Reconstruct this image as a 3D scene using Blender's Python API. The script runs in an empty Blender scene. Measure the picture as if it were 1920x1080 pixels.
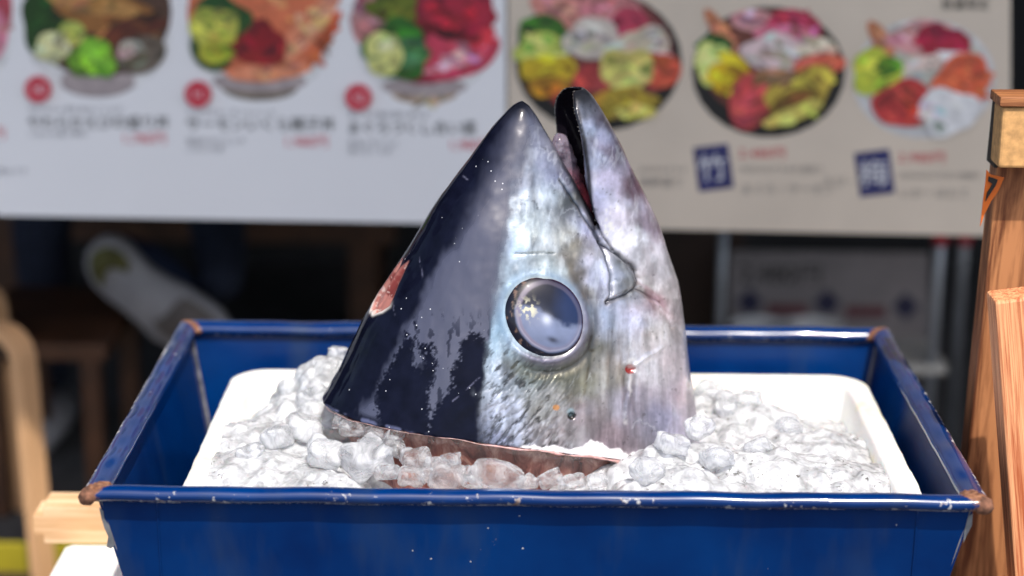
import bpy, bmesh, math, random
import numpy as np
from mathutils import Vector, Matrix

random.seed(7); rng = np.random.default_rng(7)
S = bpy.context.scene
COL = S.collection
R_ = math.radians

# ------------------------------------------------------------------ camera
LENS = 70.0
FPX = LENS / 36 * 1920                       # focal length in pixels of the 1920 wide photograph
PITCH, YAW, ROLL = R_(15.98), R_(-0.34), R_(0.48)
CO = np.array([0.0, -1.749, 0.7034])         # the tray's rim lies in the plane z = 0
cf = np.array([math.sin(YAW)*math.cos(PITCH), math.cos(YAW)*math.cos(PITCH), -math.sin(PITCH)])
r0 = np.array([math.cos(YAW), -math.sin(YAW), 0.0]); u0 = np.cross(r0, cf)
cr = r0*math.cos(ROLL) + u0*math.sin(ROLL); cu = np.cross(cr, cf)
cam_d = bpy.data.cameras.new('camera'); cam = bpy.data.objects.new('camera', cam_d); COL.objects.link(cam)
M = Matrix(((cr[0], cu[0], -cf[0], CO[0]), (cr[1], cu[1], -cf[1], CO[1]), (cr[2], cu[2], -cf[2], CO[2]), (0, 0, 0, 1)))
cam.matrix_world = M
cam_d.sensor_width = 36; cam_d.lens = LENS; cam_d.clip_start = 0.05; cam_d.clip_end = 400
cam_d.dof.use_dof = True; cam_d.dof.focus_distance = 2.0; cam_d.dof.aperture_fstop = 2.1
S.camera = cam

# ------------------------------------------------------------------ light
SUN = Vector((0.16, -0.50, 0.85)).normalized()       # towards the sun
w = bpy.data.worlds.new('World'); S.world = w; w.use_nodes = True
nt = w.node_tree; bg = nt.nodes['Background']
sky = nt.nodes.new('ShaderNodeTexSky'); sky.sky_type = 'NISHITA'; sky.sun_disc = False
sky.sun_elevation = math.asin(SUN.z); sky.sun_rotation = math.atan2(SUN.x, SUN.y)
sky.air_density = 1.0; sky.dust_density = 3.0; sky.ozone_density = 1.0
nt.links.new(sky.outputs[0], bg.inputs[0]); bg.inputs[1].default_value = 0.15
sd = bpy.data.lights.new('sun', 'SUN'); sd.energy = 3.0; sd.angle = R_(0.53); sd.color = (1.0, 0.95, 0.88)
so = bpy.data.objects.new('sun', sd); COL.objects.link(so)
so.rotation_euler = (-SUN).to_track_quat('-Z', 'Y').to_euler(); so.location = (2, -2, 5)
S.view_settings.view_transform = 'Standard'; S.view_settings.look = 'None'
S.view_settings.gamma = 1; S.view_settings.use_curve_mapping = False
S.view_settings.exposure = 0.58
S.render.engine = 'CYCLES'
S.cycles.sample_clamp_indirect = 6.0
S.cycles.use_denoising = True

# ------------------------------------------------------------------ helpers
def ray(px, py):
    return cf + cr*((px-960)/FPX) - cu*((py-540)/FPX)
def at(px, py, Y):
    d = ray(px, py); return CO + d*((Y-CO[1])/d[1])
def atz(px, py, z):
    d = ray(px, py); return CO + d*((z-CO[2])/d[2])
def project(P):                                # world points -> photograph pixels, used to lay out skin pattern on the near flank
    v = np.asarray(P, float) - CO; D = v @ cf
    return 960 + FPX*(v @ cr)/D, 540 - FPX*(v @ cu)/D
def lin(r, g, b):
    f = lambda c: (c/255/12.92) if c/255 <= .04045 else ((c/255+.055)/1.055)**2.4
    return (f(r), f(g), f(b))

def link(o, parent=None):
    COL.objects.link(o)
    if parent is not None: o.parent = parent
    return o
def tag(o, label, cat, group=None, kind=None):
    if label: o['label'] = label
    if cat: o['category'] = cat
    if group: o['group'] = group
    if kind: o['kind'] = kind
    return o
def empty(name, loc=(0, 0, 0), rot=(0, 0, 0)):
    o = bpy.data.objects.new(name, None); o.location = loc; o.rotation_euler = rot; o.empty_display_size = .05
    return link(o)
def mesh(name, verts, faces, mats, parent=None, smooth=False, fm=None, loc=None, rot=None):
    me = bpy.data.meshes.new(name); me.from_pydata([tuple(v) for v in verts], [], [tuple(f) for f in faces])
    for m in (mats if isinstance(mats, (list, tuple)) else [mats]): me.materials.append(m)
    if fm is not None: me.polygons.foreach_set('material_index', np.asarray(fm, dtype=np.int32))
    me.polygons.foreach_set('use_smooth', [smooth]*len(me.polygons)); me.update()
    o = bpy.data.objects.new(name, me)
    if loc is not None: o.location = loc
    if rot is not None: o.rotation_euler = rot
    return link(o, parent)
def from_bm(name, bm, mats, parent=None, smooth=False, loc=None, rot=None):
    bmesh.ops.recalc_face_normals(bm, faces=bm.faces)
    me = bpy.data.meshes.new(name); bm.to_mesh(me); bm.free()
    for m in (mats if isinstance(mats, (list, tuple)) else [mats]): me.materials.append(m)
    me.polygons.foreach_set('use_smooth', [smooth]*len(me.polygons))
    o = bpy.data.objects.new(name, me)
    if loc is not None: o.location = loc
    if rot is not None: o.rotation_euler = rot
    return link(o, parent)
def box(name, c, s, mat, parent=None, bev=0.002, rot=None, seg=2):
    bm = bmesh.new(); bmesh.ops.create_cube(bm, size=1)
    for v in bm.verts: v.co = Vector((v.co.x*s[0], v.co.y*s[1], v.co.z*s[2]))
    if bev: bmesh.ops.bevel(bm, geom=list(bm.edges), offset=bev, segments=seg, affect='EDGES', profile=.5)
    return from_bm(name, bm, mat, parent, loc=c, rot=rot)
def plank(name, a, b, wy, wz, mat, parent=None, bev=0.002, up=(0, 0, 1)):
    """a straight board from a to b: local X along the length, wy thick across, wz along 'up'"""
    a = Vector(a); b = Vector(b); x = (b-a).normalized(); z = Vector(up); z = (z - x*z.dot(x)).normalized(); y = z.cross(x)
    o = box(name, (0, 0, 0), ((b-a).length, wy, wz), mat, None, bev)
    o.matrix_world = Matrix(((x.x, y.x, z.x, (a.x+b.x)/2), (x.y, y.y, z.y, (a.y+b.y)/2), (x.z, y.z, z.z, (a.z+b.z)/2), (0, 0, 0, 1)))
    if parent is not None:
        o.parent = parent; o.matrix_parent_inverse = Matrix.Translation(parent.location).inverted()
    return o
def tube(path, rad, n=12, closed=False):
    P = [Vector(p) for p in path]; m = len(P); rad = rad if hasattr(rad, '__len__') else [rad]*m
    V = []; Fc = []; prev = None
    for i, p in enumerate(P):
        t = (P[min(i+1, m-1)] - P[max(i-1, 0)]).normalized()
        a = prev if prev is not None else (Vector((0, 0, 1)) if abs(t.z) < .9 else Vector((1, 0, 0)))
        a = (a - t*a.dot(t)).normalized(); prev = a; b = t.cross(a)
        for k in range(n):
            g = 2*math.pi*k/n; V.append(p + (a*math.cos(g)+b*math.sin(g))*rad[i])
    for i in range(m-1):
        for k in range(n): Fc.append((i*n+k, i*n+(k+1) % n, (i+1)*n+(k+1) % n, (i+1)*n+k))
    Fc.append(tuple(range(n))[::-1]); Fc.append(tuple(range((m-1)*n, m*n)))
    return V, Fc

# value noise in numpy
_T = rng.random(4096)
def vnoise(p):
    p = np.asarray(p, float); i = np.floor(p).astype(np.int64); f = p-i; f = f*f*(3-2*f); out = 0
    for dx in (0, 1):
        for dy in (0, 1):
            for dz in (0, 1):
                h = ((i[:, 0]+dx)*73856093 ^ (i[:, 1]+dy)*19349663 ^ (i[:, 2]+dz)*83492791) & 4095
                wgt = (f[:, 0] if dx else 1-f[:, 0])*(f[:, 1] if dy else 1-f[:, 1])*(f[:, 2] if dz else 1-f[:, 2])
                out = out + wgt*_T[h]
    return out
def fbm(p, o=4):
    p = np.asarray(p, float); a = .5; s = 0; t = 0
    for k in range(o): s = s + a*vnoise(p*(2**k)+17.3*k); t += a; a *= .5
    return s/t
def smooth(a, b, x):
    t = np.clip((x-a)/(b-a), 0, 1); return t*t*(3-2*t)

# ------------------------------------------------------------------ materials
def bsdf(name):
    m = bpy.data.materials.new(name); m.use_nodes = True
    return m, m.node_tree, m.node_tree.nodes['Principled BSDF']
def setp(b, **k):
    for key, v in k.items():
        key = {'color': 'Base Color', 'rough': 'Roughness', 'metal': 'Metallic', 'spec': 'Specular IOR Level', 'ior': 'IOR', 'trans': 'Transmission Weight',
               'coat': 'Coat Weight', 'coatr': 'Coat Roughness', 'sss': 'Subsurface Weight', 'sssr': 'Subsurface Radius', 'ssss': 'Subsurface Scale', 'sheen': 'Sheen Weight'}.get(key, key)
        b.inputs[key].default_value = (*v, 1) if key == 'Base Color' and len(v) == 3 else v
def node(t, ty, **inp):
    n = t.nodes.new(ty)
    for k, v in inp.items(): n.inputs[k].default_value = v
    return n
def coords(t, scale=(1, 1, 1), kind='Object'):
    tc = t.nodes.new('ShaderNodeTexCoord'); mp = t.nodes.new('ShaderNodeMapping'); mp.inputs['Scale'].default_value = scale
    t.links.new(tc.outputs[kind], mp.inputs[0]); return mp.outputs[0]
def noise(t, vec, scale, detail=4, rough=.55, dist=0):
    n = node(t, 'ShaderNodeTexNoise', Scale=scale, Detail=detail, Roughness=rough, Distortion=dist); t.links.new(vec, n.inputs['Vector']); return n.outputs['Fac']
def ramp(t, fac, stops):
    n = t.nodes.new('ShaderNodeValToRGB'); e = n.color_ramp.elements
    while len(e) < len(stops): e.new(.5)
    for k, (p, c) in enumerate(stops):
        e[k].position = p; e[k].color = (*c, 1) if hasattr(c, '__len__') else (c, c, c, 1)
    t.links.new(fac, n.inputs[0]); return n.outputs[0]
def mix(t, fac, a, b):
    n = t.nodes.new('ShaderNodeMix'); n.data_type = 'RGBA'
    for sock, v in ((n.inputs[0], fac), (n.inputs[6], a), (n.inputs[7], b)):
        if isinstance(v, bpy.types.NodeSocket): t.links.new(v, sock)
        else: sock.default_value = v if not hasattr(v, '__len__') else ((*v, 1) if len(v) == 3 else v)
    return n.outputs[2]
def mth(t, op, a, b=0.0):
    n = t.nodes.new('ShaderNodeMath'); n.operation = op
    for k, v in enumerate((a, b)):
        if isinstance(v, bpy.types.NodeSocket): t.links.new(v, n.inputs[k])
        else: n.inputs[k].default_value = v
    return n.outputs[0]
def bump(t, b, h, strength=.3, dist=.002):
    n = t.nodes.new('ShaderNodeBump'); n.inputs['Strength'].default_value = strength; n.inputs['Distance'].default_value = dist
    t.links.new(h, n.inputs['Height']); t.links.new(n.outputs[0], b.inputs['Normal']); return n
def plain(name, c, rough=.5, var=.12, scale=40, **k):
    m, t, b = bsdf(name); setp(b, rough=rough, **k)
    f = noise(t, coords(t), scale, 4)
    t.links.new(ramp(t, f, [(.3, tuple(x*(1-var) for x in c)), (.7, tuple(min(1, x*(1+var)) for x in c))]), b.inputs['Base Color'])
    return m
def wood(name, c0, c1, rough=.55, scale=(3, 55, 55), bstr=.25, gloss=.4):
    m, t, b = bsdf(name); setp(b, rough=rough, spec=gloss)
    v = coords(t, scale); f = noise(t, v, 1.0, 5, .65, 1.1); g = noise(t, coords(t, (scale[0]*3, scale[1]*5, scale[2]*5)), 1.0, 3)
    s = mth(t, 'ADD', mth(t, 'MULTIPLY', f, .75), mth(t, 'MULTIPLY', g, .25))
    t.links.new(ramp(t, s, [(.42, c0), (.50, tuple((a+b_)/2 for a, b_ in zip(c0, c1))), (.58, c1)]), b.inputs['Base Color'])
    bump(t, b, s, bstr, .0015); return m
def paint(name, chips, lowband, rust_attr=False):
    """blue enamel with chips down to grey primer and zinc; the attribute 'rust' marks the corroded corners"""
    m, t, b = bsdf(name); v = coords(t)
    fine = noise(t, v, 150, 5, .65); broad = noise(t, v, 14, 3, .6); tint = noise(t, v, 9, 3)
    blue = ramp(t, tint, [(.3, (.000, .015, .090)), (.7, (.0002, .030, .145))])
    sp = node(t, 'ShaderNodeTexVoronoi', Scale=75.0); t.links.new(v, sp.inputs['Vector'])
    speck = mth(t, 'LESS_THAN', sp.outputs['Distance'], .075)
    pick = mth(t, 'GREATER_THAN', noise(t, v, 21, 2), .635)
    speck = mth(t, 'MULTIPLY', speck, pick)
    s = mth(t, 'ADD', mth(t, 'MULTIPLY', fine, .55), mth(t, 'MULTIPLY', broad, .45))
    if rust_attr:
        wa = t.nodes.new('ShaderNodeAttribute'); wa.attribute_name = 'wear'
        s = mth(t, 'ADD', s, mth(t, 'MULTIPLY', wa.outputs['Fac'], .16))
    chip = mth(t, 'MAXIMUM', ramp(t, s, [(chips-.012, 0.0), (chips+.012, 1.0)]), speck)
    primer = ramp(t, noise(t, v, 60, 4), [(.33, (.30, .29, .29)), (.56, (.55, .54, .55)), (.72, (.20, .11, .07))])
    grime = ramp(t, noise(t, coords(t, (16, 16, 2.2)), 1.0, 4, .6), [(.52, 0.0), (.72, .35)])
    blue = mix(t, grime, blue, (.035, .055, .085))
    col = mix(t, chip, blue, primer)
    rgh = mth(t, 'ADD', mth(t, 'MULTIPLY', noise(t, v, 22, 4), .16), .10)
    rgh = mth(t, 'MAXIMUM', rgh, mth(t, 'MULTIPLY', chip, .6))
    if rust_attr:
        ra = t.nodes.new('ShaderNodeAttribute'); ra.attribute_name = 'rust'
        rf = ramp(t, mth(t, 'ADD', ra.outputs['Fac'], mth(t, 'MULTIPLY', mth(t, 'SUBTRACT', fine, .5), .9)), [(.45, 0.0), (.6, 1.0)])
        rcol = ramp(t, noise(t, v, 190, 5), [(.3, (.075, .028, .014)), (.5, (.19, .075, .035)), (.7, (.36, .18, .10))])
        col = mix(t, rf, col, rcol); rgh = mth(t, 'MAXIMUM', rgh, mth(t, 'MULTIPLY', rf, .85))
    t.links.new(col, b.inputs['Base Color']); t.links.new(rgh, b.inputs['Roughness'])
    setp(b, spec=.5 if rust_attr else .22, coat=.22 if rust_attr else .0, coatr=.05)
    bump(t, b, mth(t, 'SUBTRACT', mth(t, 'MULTIPLY', noise(t, v, 26, 3), .12), chip), .2, .0010)
    return m

M_body = paint('blue_enamel', .705, 0)
M_rim = paint('blue_enamel_worn', .635, 0, True)
M_rust = plain('rust', (.16, .07, .04), .9, .6, 160)
M_seam = plain('weld_seam', (.17, .16, .17), .7, .6, 90)
M_board_w = plain('white_print', lin(238, 238, 240), .45, .02, 3)
M_board_b = plain('beige_print', lin(214, 200, 182), .5, .06, 6)
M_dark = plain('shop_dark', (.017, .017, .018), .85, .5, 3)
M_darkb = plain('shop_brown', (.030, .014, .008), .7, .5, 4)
M_added_awning = plain('added_awning_cloth', (.030, .030, .034), .9, .2, 5)
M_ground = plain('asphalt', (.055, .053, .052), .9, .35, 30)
M_steel = plain('grey_pole', (.28, .29, .31), .4, .15, 20, metal=.6)
M_wood_lit = wood('lit_pine', lin(176, 92, 54), lin(244, 176, 126), .6, (4, 190, 190), .4)  # sunlit tone of the front plank put into its colour
M_wood_shaded = wood('shaded_pine', lin(98, 52, 26), lin(182, 122, 78), .55, (3, 45, 45))  # rear planks' shade put into the wood colour
M_wood_end = plain('end_grain', lin(196, 150, 96), .8, .25, 120)
M_wood_pale = wood('pale_pine', lin(205, 160, 115), lin(236, 200, 160), .6, (3, 40, 40))
M_stool = plain('bentwood', lin(212, 166, 122), .45, .10, 6)
M_chair = plain('dark_wood', (.07, .028, .012), .5, .4, 12)
M_black_edge = plain('black_edge', (.02, .017, .015), .7, .3, 30)
M_orange = plain('orange_sticker', (.75, .16, .015), .45, .08, 30)
M_ink = plain('black_ink', (.012, .012, .012), .5, .1, 30)
M_navyprint = plain('navy_print', (.025, .028, .13), .5, .15, 30)
M_redprint = plain('red_print', (.62, .03, .06), .5, .06, 30)
M_greyprint = plain('grey_print', (.30, .30, .32), .5, .05, 30)
M_taupe = plain('taupe_print', (.33, .30, .27), .5, .05, 30)
M_whiteprint = plain('white_ink', (.78, .78, .80), .5, .03, 30)

def foam_mat():
    m, t, b = bsdf('styrofoam'); v = coords(t)
    vo = node(t, 'ShaderNodeTexVoronoi', Scale=230.0); t.links.new(v, vo.inputs['Vector'])
    st = noise(t, v, 9, 4)
    t.links.new(ramp(t, st, [(.3, (.80, .80, .785)), (.62, (.78, .77, .735)), (.70, (.72, .66, .47)), (.76, (.76, .74, .66))]), b.inputs['Base Color'])
    setp(b, rough=.75, spec=.25, sss=.25, ssss=.02)
    bump(t, b, vo.outputs['Distance'], .25, .0015); return m
M_foam = foam_mat()

def ice_mat(name, white, see, white_c, specks=False, bstr=.5):
    """melting ice: clear refracting ice, see-through where thin, with white cracks and bubbles scattering inside"""
    m, t, b = bsdf(name); v = coords(t)
    setp(b, color=(.97, .985, 1.0), rough=.02, trans=1.0, ior=1.31)
    d = t.nodes.new('ShaderNodeBsdfPrincipled'); setp(d, rough=.35, ior=1.31, sss=.5, ssss=.010, color=white_c, coat=1.0, coatr=.04)
    d.inputs['Subsurface Radius'].default_value = (1.0, 1.0, 1.0); d.inputs['Coat IOR'].default_value = 1.33
    vein = noise(t, v, 38, 4, .6, 1.2)
    f = ramp(t, vein, [(.38, max(0.0, white-.35)), (.62, min(1.0, white+.2))])
    if specks:
        sk = mth(t, 'MULTIPLY', ramp(t, noise(t, v, 140, 3, .7), [(.615, 0.0), (.65, 1.0)]), ramp(t, noise(t, v, 15, 3), [(.48, 0.0), (.56, 1.0)]))
        dim = mix(t, ramp(t, noise(t, v, 62, 4, .6, .8), [(.40, 1.0), (.54, 0.0)]), white_c, tuple(x*.70 for x in white_c))
        t.links.new(mix(t, sk, dim, (.16, .155, .15)), d.inputs['Base Color'])
    tp = t.nodes.new('ShaderNodeBsdfTransparent'); tp.inputs[0].default_value = (.985, .99, .995, 1)
    m0 = t.nodes.new('ShaderNodeMixShader'); m0.inputs[0].default_value = see; t.links.new(b.outputs[0], m0.inputs[1]); t.links.new(tp.outputs[0], m0.inputs[2])
    mx = t.nodes.new('ShaderNodeMixShader'); t.links.new(f, mx.inputs[0]); t.links.new(m0.outputs[0], mx.inputs[1]); t.links.new(d.outputs[0], mx.inputs[2])
    h = mth(t, 'ADD', noise(t, v, 55, 4), mth(t, 'MULTIPLY', noise(t, v, 210, 3), .3))
    bump(t, b, h, bstr, .005); n2 = t.nodes.new('ShaderNodeBump'); n2.inputs['Strength'].default_value = bstr; n2.inputs['Distance'].default_value = .004
    t.links.new(h, n2.inputs['Height']); t.links.new(n2.outputs[0], d.inputs['Normal']); t.links.new(n2.outputs[0], d.inputs['Coat Normal'])
    t.links.new(mx.outputs[0], t.nodes['Material Output'].inputs[0]); return m
M_ice_bed = ice_mat('crushed_ice', .84, .12, (.66, .675, .70), True, .42)
M_ice_clear = ice_mat('clear_ice', .10, .52, (.84, .86, .88), False, .26)
M_ice_white = ice_mat('cloudy_ice', .46, .40, (.72, .735, .76), False, .32)

# ------------------------------------------------------------------ setting
GZ = -0.65
mesh('ground', [(-60, -60, GZ), (60, -60, GZ), (60, 60, GZ), (-60, 60, GZ)], [(0, 1, 2, 3)], M_ground)['kind'] = 'structure'

shop = empty('shop_building', (0, 3.3, GZ))
tag(shop, 'dark open shop front behind the menu boards, with an unseen awning added for shade', 'building')
def rel(o, p): o.parent = p; o.matrix_parent_inverse = Matrix.Translation(p.location).inverted(); return o
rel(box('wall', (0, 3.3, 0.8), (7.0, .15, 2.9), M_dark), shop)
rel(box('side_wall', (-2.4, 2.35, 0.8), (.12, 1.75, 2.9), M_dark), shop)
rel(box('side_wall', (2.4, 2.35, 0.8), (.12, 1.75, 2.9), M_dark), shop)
rel(box('added_awning', (0, 1.65, 2.02), (7.0, 3.3, .10), M_added_awning), shop)  # unseen awning, added to put the boards in shade
rel(box('added_valance', (0, -.03, 1.9), (7.0, .03, .30), M_added_awning), shop)

# ------------------------------------------------------------------ menu boards (flat prints on panels)
BY = R_(-2.6); BP = np.array([0.0, 1.2, 0.0]); BX = np.array([math.cos(BY), math.sin(BY), 0.0]); BN = np.array([math.sin(BY), -math.cos(BY), 0.0])
def bl(px, py):
    d = ray(px, py); P = CO + d*(((BP-CO) @ BN)/(d @ BN)); return float((P-BP) @ BX), float(P[2])
def quad_on(name, pts, y, mat, parent):
    return mesh(name, [(p[0], y, p[1]) for p in pts], [tuple(range(len(pts)))], mat, parent)
def blob_pts(cx, cy, rx, ry, rot=0, n=26, wob=0.0, a0=0, a1=360):
    out = []; ph = random.random()*6
    for k in range(n):
        a = R_(a0 + (a1-a0)*k/(n if a1-a0 == 360 else n-1)); q = 1+wob*math.sin(3*a+ph)+wob*.6*math.sin(5*a+2*ph)
        x, y = rx*q*math.cos(a), ry*q*math.sin(a); c, s = math.cos(R_(rot)), math.sin(R_(rot))
        out.append(bl(cx+x*c-y*s, cy+x*s+y*c))
    return out
_fm = {}
def food(c):
    if c not in _fm:
        g_ = sum(c)/3; _fm[c] = plain('print_ink', lin(*(min(255, g_+(v-g_)*.88) for v in c)), .5, .22, 45)
    return _fm[c]
def bowl_print(parent, layers, name='bowl_print'):
    V = []; Fc = []; mats = []; fm = []
    full = []
    for k, (args, c) in enumerate(layers):
        full.append((args, c))
        if k == 0 or c in (L1, L2, L3, BK) or args[2]*args[3] < 150: continue
        cx, cy, rx, ry = args[:4]; rot = R_(args[4].get('rot', 0)) if len(args) > 4 else 0
        for _ in range(int(min(26, 5+rx*ry/170))):
            q, g = math.sqrt(random.random())*.82, random.uniform(0, 6.28); dx, dy = rx*q*math.cos(g), ry*q*math.sin(g)
            m_ = random.choice((.68, .8, .9, 1.1, 1.2, 1.3)); hue = [random.uniform(.88, 1.12) for _ in range(3)]
            r_ = random.uniform(4, 13); full.append(((cx+dx*math.cos(rot)-dy*math.sin(rot), cy+dx*math.sin(rot)+dy*math.cos(rot), r_*random.uniform(1, 2.2), r_*random.uniform(.4, .9), dict(rot=random.uniform(-50, 50), n=9, wob=.1)), tuple(int(min(250, max(6, v*m_*h))) for v, h in zip(c, hue))))
    for k, (args, c) in enumerate(full):
        pts = blob_pts(*args[:4], **(args[4] if len(args) > 4 else {})); b = len(V)
        V += [(p[0], -.0125-.00003*k, p[1]) for p in pts]; Fc.append(tuple(range(b, b+len(pts))))
        m = food(tuple(min(250, int(round(v/14))*14) for v in c))
        if m not in mats: mats.append(m)
        fm.append(mats.index(m))
    return mesh(name, V, Fc, mats, parent, fm=fm)
def text(s, px, py, h, mat, parent, name, rot=0, y=-.0135, align='LEFT', wide=1.0):
    """h: character height in photograph pixels"""
    cu_ = bpy.data.curves.new(name, 'FONT'); cu_.body = s; cu_.align_x = align
    x0, z0 = bl(px, py); x1, z1 = bl(px, py-h); cu_.size = abs(z1-z0)*1.25; cu_.space_character = wide
    o = bpy.data.objects.new(name, cu_); COL.objects.link(o)
    dg = bpy.context.evaluated_depsgraph_get(); me = bpy.data.meshes.new_from_object(o.evaluated_get(dg))
    bpy.data.objects.remove(o); me.materials.clear(); me.materials.append(mat)
    t = bpy.data.objects.new(name, me); t.location = (x0, y, z0); t.rotation_euler = (math.pi/2, R_(rot), 0)
    return link(t, parent)

BOARD_LOC = tuple(BP); 
wb = empty('menu_board', BOARD_LOC, (0, 0, BY)); tag(wb, 'white menu board with rice bowl photos and red round number badges', 'menu board')
bb = empty('menu_board', BOARD_LOC, (0, 0, BY)); tag(bb, 'beige menu board with black and white platters and navy tilted labels', 'menu board')
def panel(parent, x0, yl, x1, yr, mat, ytop=-330):
    p = [bl(x0, yl), bl(x1, yr), bl(x1, ytop), bl(x0, ytop)]
    V = [(a, y, b) for y in (-.012, .012) for a, b in p]
    mesh('panel', V, [(0, 1, 2, 3), (7, 6, 5, 4), (0, 4, 5, 1), (1, 5, 6, 2), (2, 6, 7, 3), (3, 7, 4, 0)], mat, parent)
panel(wb, -420, 393, 949, 418, M_board_w)
panel(bb, 953, 421, 1892, 440, M_board_b)
W = lambda **k: k
BK = (26, 22, 24)
L1, L2, L3 = (225, 222, 220), (168, 160, 155), (120, 108, 98)
bowl_print(wb, [((-118, 50, 148, 145), L1), ((-118, 15, 146, 130), (196, 70, 90)), ((-30, 60, 50, 60), (226, 130, 150))])
bowl_print(wb, [((187, 52, 138, 128), L1), ((187, 150, 70, 30), L2), ((187, 20, 138, 122), (90, 62, 40)), ((90, 45, 45, 62, W(rot=-20, wob=.1)), (30, 74, 20)),
                ((215, 30, 100, 42, W(rot=14, wob=.12)), (160, 100, 46)), ((180, 5, 90, 18, W(rot=10)), (202, 140, 74)), ((250, 55, 70, 22, W(rot=-20, wob=.1)), (96, 48, 24)), ((270, 100, 48, 34, W(rot=-25)), (112, 104, 84)),
                ((250, 85, 22, 14), (170, 164, 156)), ((180, 106, 42, 36, W(wob=.12)), (130, 196, 44)), ((140, 60, 26, 24), (176, 190, 80)), ((103, 85, 32, 28, W(wob=.08)), (222, 222, 160))])
bowl_print(wb, [((490, 56, 138, 128), L1), ((490, 160, 72, 26), L3), ((490, 150, 88, 20), L2), ((492, 22, 138, 130), (224, 116, 74)),
                ((590, 40, 20, 90, W(rot=38)), (240, 150, 108)), ((555, 60, 10, 80, W(rot=42)), (236, 146, 104)), ((510, 130, 80, 18, W(rot=-6)), (238, 138, 96)), ((612, 70, 10, 60, W(rot=30)), (196, 84, 44)),
                ((490, 85, 54, 36, W(wob=.08)), (160, 22, 34)), ((490, 62, 28, 30), (150, 16, 30)), ((420, 30, 54, 40, W(rot=15, wob=.1)), (34, 80, 26)), ((400, 90, 44, 36, W(rot=50)), (50, 90, 24)), ((404, 50, 46, 40, W(wob=.1)), (200, 200, 70)), ((405, 95, 28, 22), (178, 186, 40))])
bowl_print(wb, [((797, 62, 130, 126), L1), ((797, 172, 62, 20), (176, 156, 120)), ((797, 160, 80, 18), L2), ((797, 25, 130, 130), (150, 32, 50)), ((700, 40, 40, 50), (196, 120, 124)),
                ((860, 95, 76, 50, W(rot=-12, wob=.06)), (206, 60, 84)), ((865, 25, 70, 36, W(rot=10, wob=.1)), (186, 24, 50)), ((880, 90, 60, 9, W(rot=-25)), (232, 150, 170)), ((850, 118, 60, 7, W(rot=-15)), (232, 140, 160)),
                ((905, 70, 30, 14, W(rot=-40)), (216, 40, 60)), ((845, 60, 60, 8, W(rot=15)), (120, 10, 28)), ((740, 12, 48, 28, W(wob=.14)), (96, 110, 20)), ((745, 90, 58, 58, W(wob=.12)), (46, 106, 24)), ((770, 95, 34, 30), (70, 130, 70)), ((722, 98, 34, 42, W(rot=-20, wob=.06)), (220, 224, 130))])
bowl_print(bb, [((1122, 112, 156, 132), BK), ((1122, 98, 140, 116), (120, 60, 50)), ((1060, 20, 70, 30, W(rot=20)), (224, 140, 130)), ((1140, 15, 60, 30), (216, 120, 128)), ((1180, 60, 40, 50), (200, 50, 80)),
                ((1210, 85, 46, 40, W(wob=.1)), (216, 190, 170)), ((1240, 130, 38, 32, W(rot=-20)), (226, 86, 56)), ((1018, 60, 46, 36), (60, 110, 30)), ((1015, 92, 48, 34, W(wob=.1)), (200, 214, 90)), ((1030, 130, 54, 30, W(wob=.12)), (212, 176, 30)),
                ((1112, 70, 54, 40, W(wob=.08)), (216, 196, 180)), ((1110, 150, 36, 34), (186, 60, 60)), ((1030, 158, 40, 20), (176, 120, 24)), ((1175, 130, 50, 46, W(wob=.14)), (206, 190, 96)), ((1160, 190, 70, 28, W(rot=-12, wob=.12)), (176, 150, 40)), ((1080, 190, 44, 20, W(rot=20)), (180, 60, 60)), ((1190, 205, 40, 14), (222, 206, 90))])
bowl_print(bb, [((1440, 132, 143, 122), BK), ((1440, 118, 124, 102), (110, 50, 44)), ((1410, 35, 40, 20), (222, 150, 160)), ((1490, 45, 50, 30, W(rot=12)), (186, 40, 74)), ((1470, 60, 60, 16), (230, 110, 140)), ((1350, 55, 14, 50, W(rot=-35)), (214, 120, 80)),
                ((1340, 85, 34, 24), (40, 100, 24)), ((1335, 115, 34, 40, W(wob=.1)), (206, 222, 110)), ((1368, 140, 38, 40, W(wob=.12)), (222, 178, 20)), ((1447, 95, 56, 36, W(wob=.1)), (222, 202, 190)), ((1530, 90, 36, 24), (214, 190, 170)),
                ((1535, 118, 50, 20, W(rot=-6)), (236, 100, 70)), ((1405, 185, 38, 56, W(rot=15)), (206, 70, 74)), ((1500, 165, 70, 36, W(rot=-24, wob=.1)), (190, 172, 60)), ((1490, 190, 50, 26, W(rot=-20)), (128, 92, 34)), ((1450, 140, 40, 16), (180, 130, 90)), ((1485, 210, 60, 14, W(rot=-20)), (214, 190, 80))])
bowl_print(bb, [((1730, 145, 134, 112), (214, 212, 210)), ((1730, 138, 120, 98), (196, 190, 186)), ((1620, 130, 16, 16), (70, 120, 40)), ((1650, 70, 16, 40, W(rot=-35)), (206, 120, 86)), ((1730, 70, 66, 34, W(wob=.1)), (228, 160, 160)), ((1765, 78, 52, 34, W(rot=14, wob=.08)), (176, 24, 62)),
                ((1750, 112, 70, 14, W(rot=-10)), (234, 206, 200)), ((1640, 132, 46, 44, W(wob=.1)), (196, 204, 60)), ((1665, 120, 24, 18), (96, 150, 30)), ((1690, 190, 56, 44, W(rot=-15, wob=.08)), (206, 60, 50)), ((1800, 140, 56, 40, W(rot=-25, wob=.08)), (232, 100, 62)), ((1830, 150, 16, 40), (226, 90, 50)), ((1775, 205, 56, 44, W(wob=.12)), (230, 222, 220))])
def badge(px, py, r, s):
    b = mesh('number_badge', [(p[0], -.0200, p[1]) for p in blob_pts(px, py, r, r)], [tuple(range(26))], M_redprint, wb)
    text(s, px, py+9, 20, M_whiteprint, b, 'numeral', y=-.0205, align='CENTER')
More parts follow.
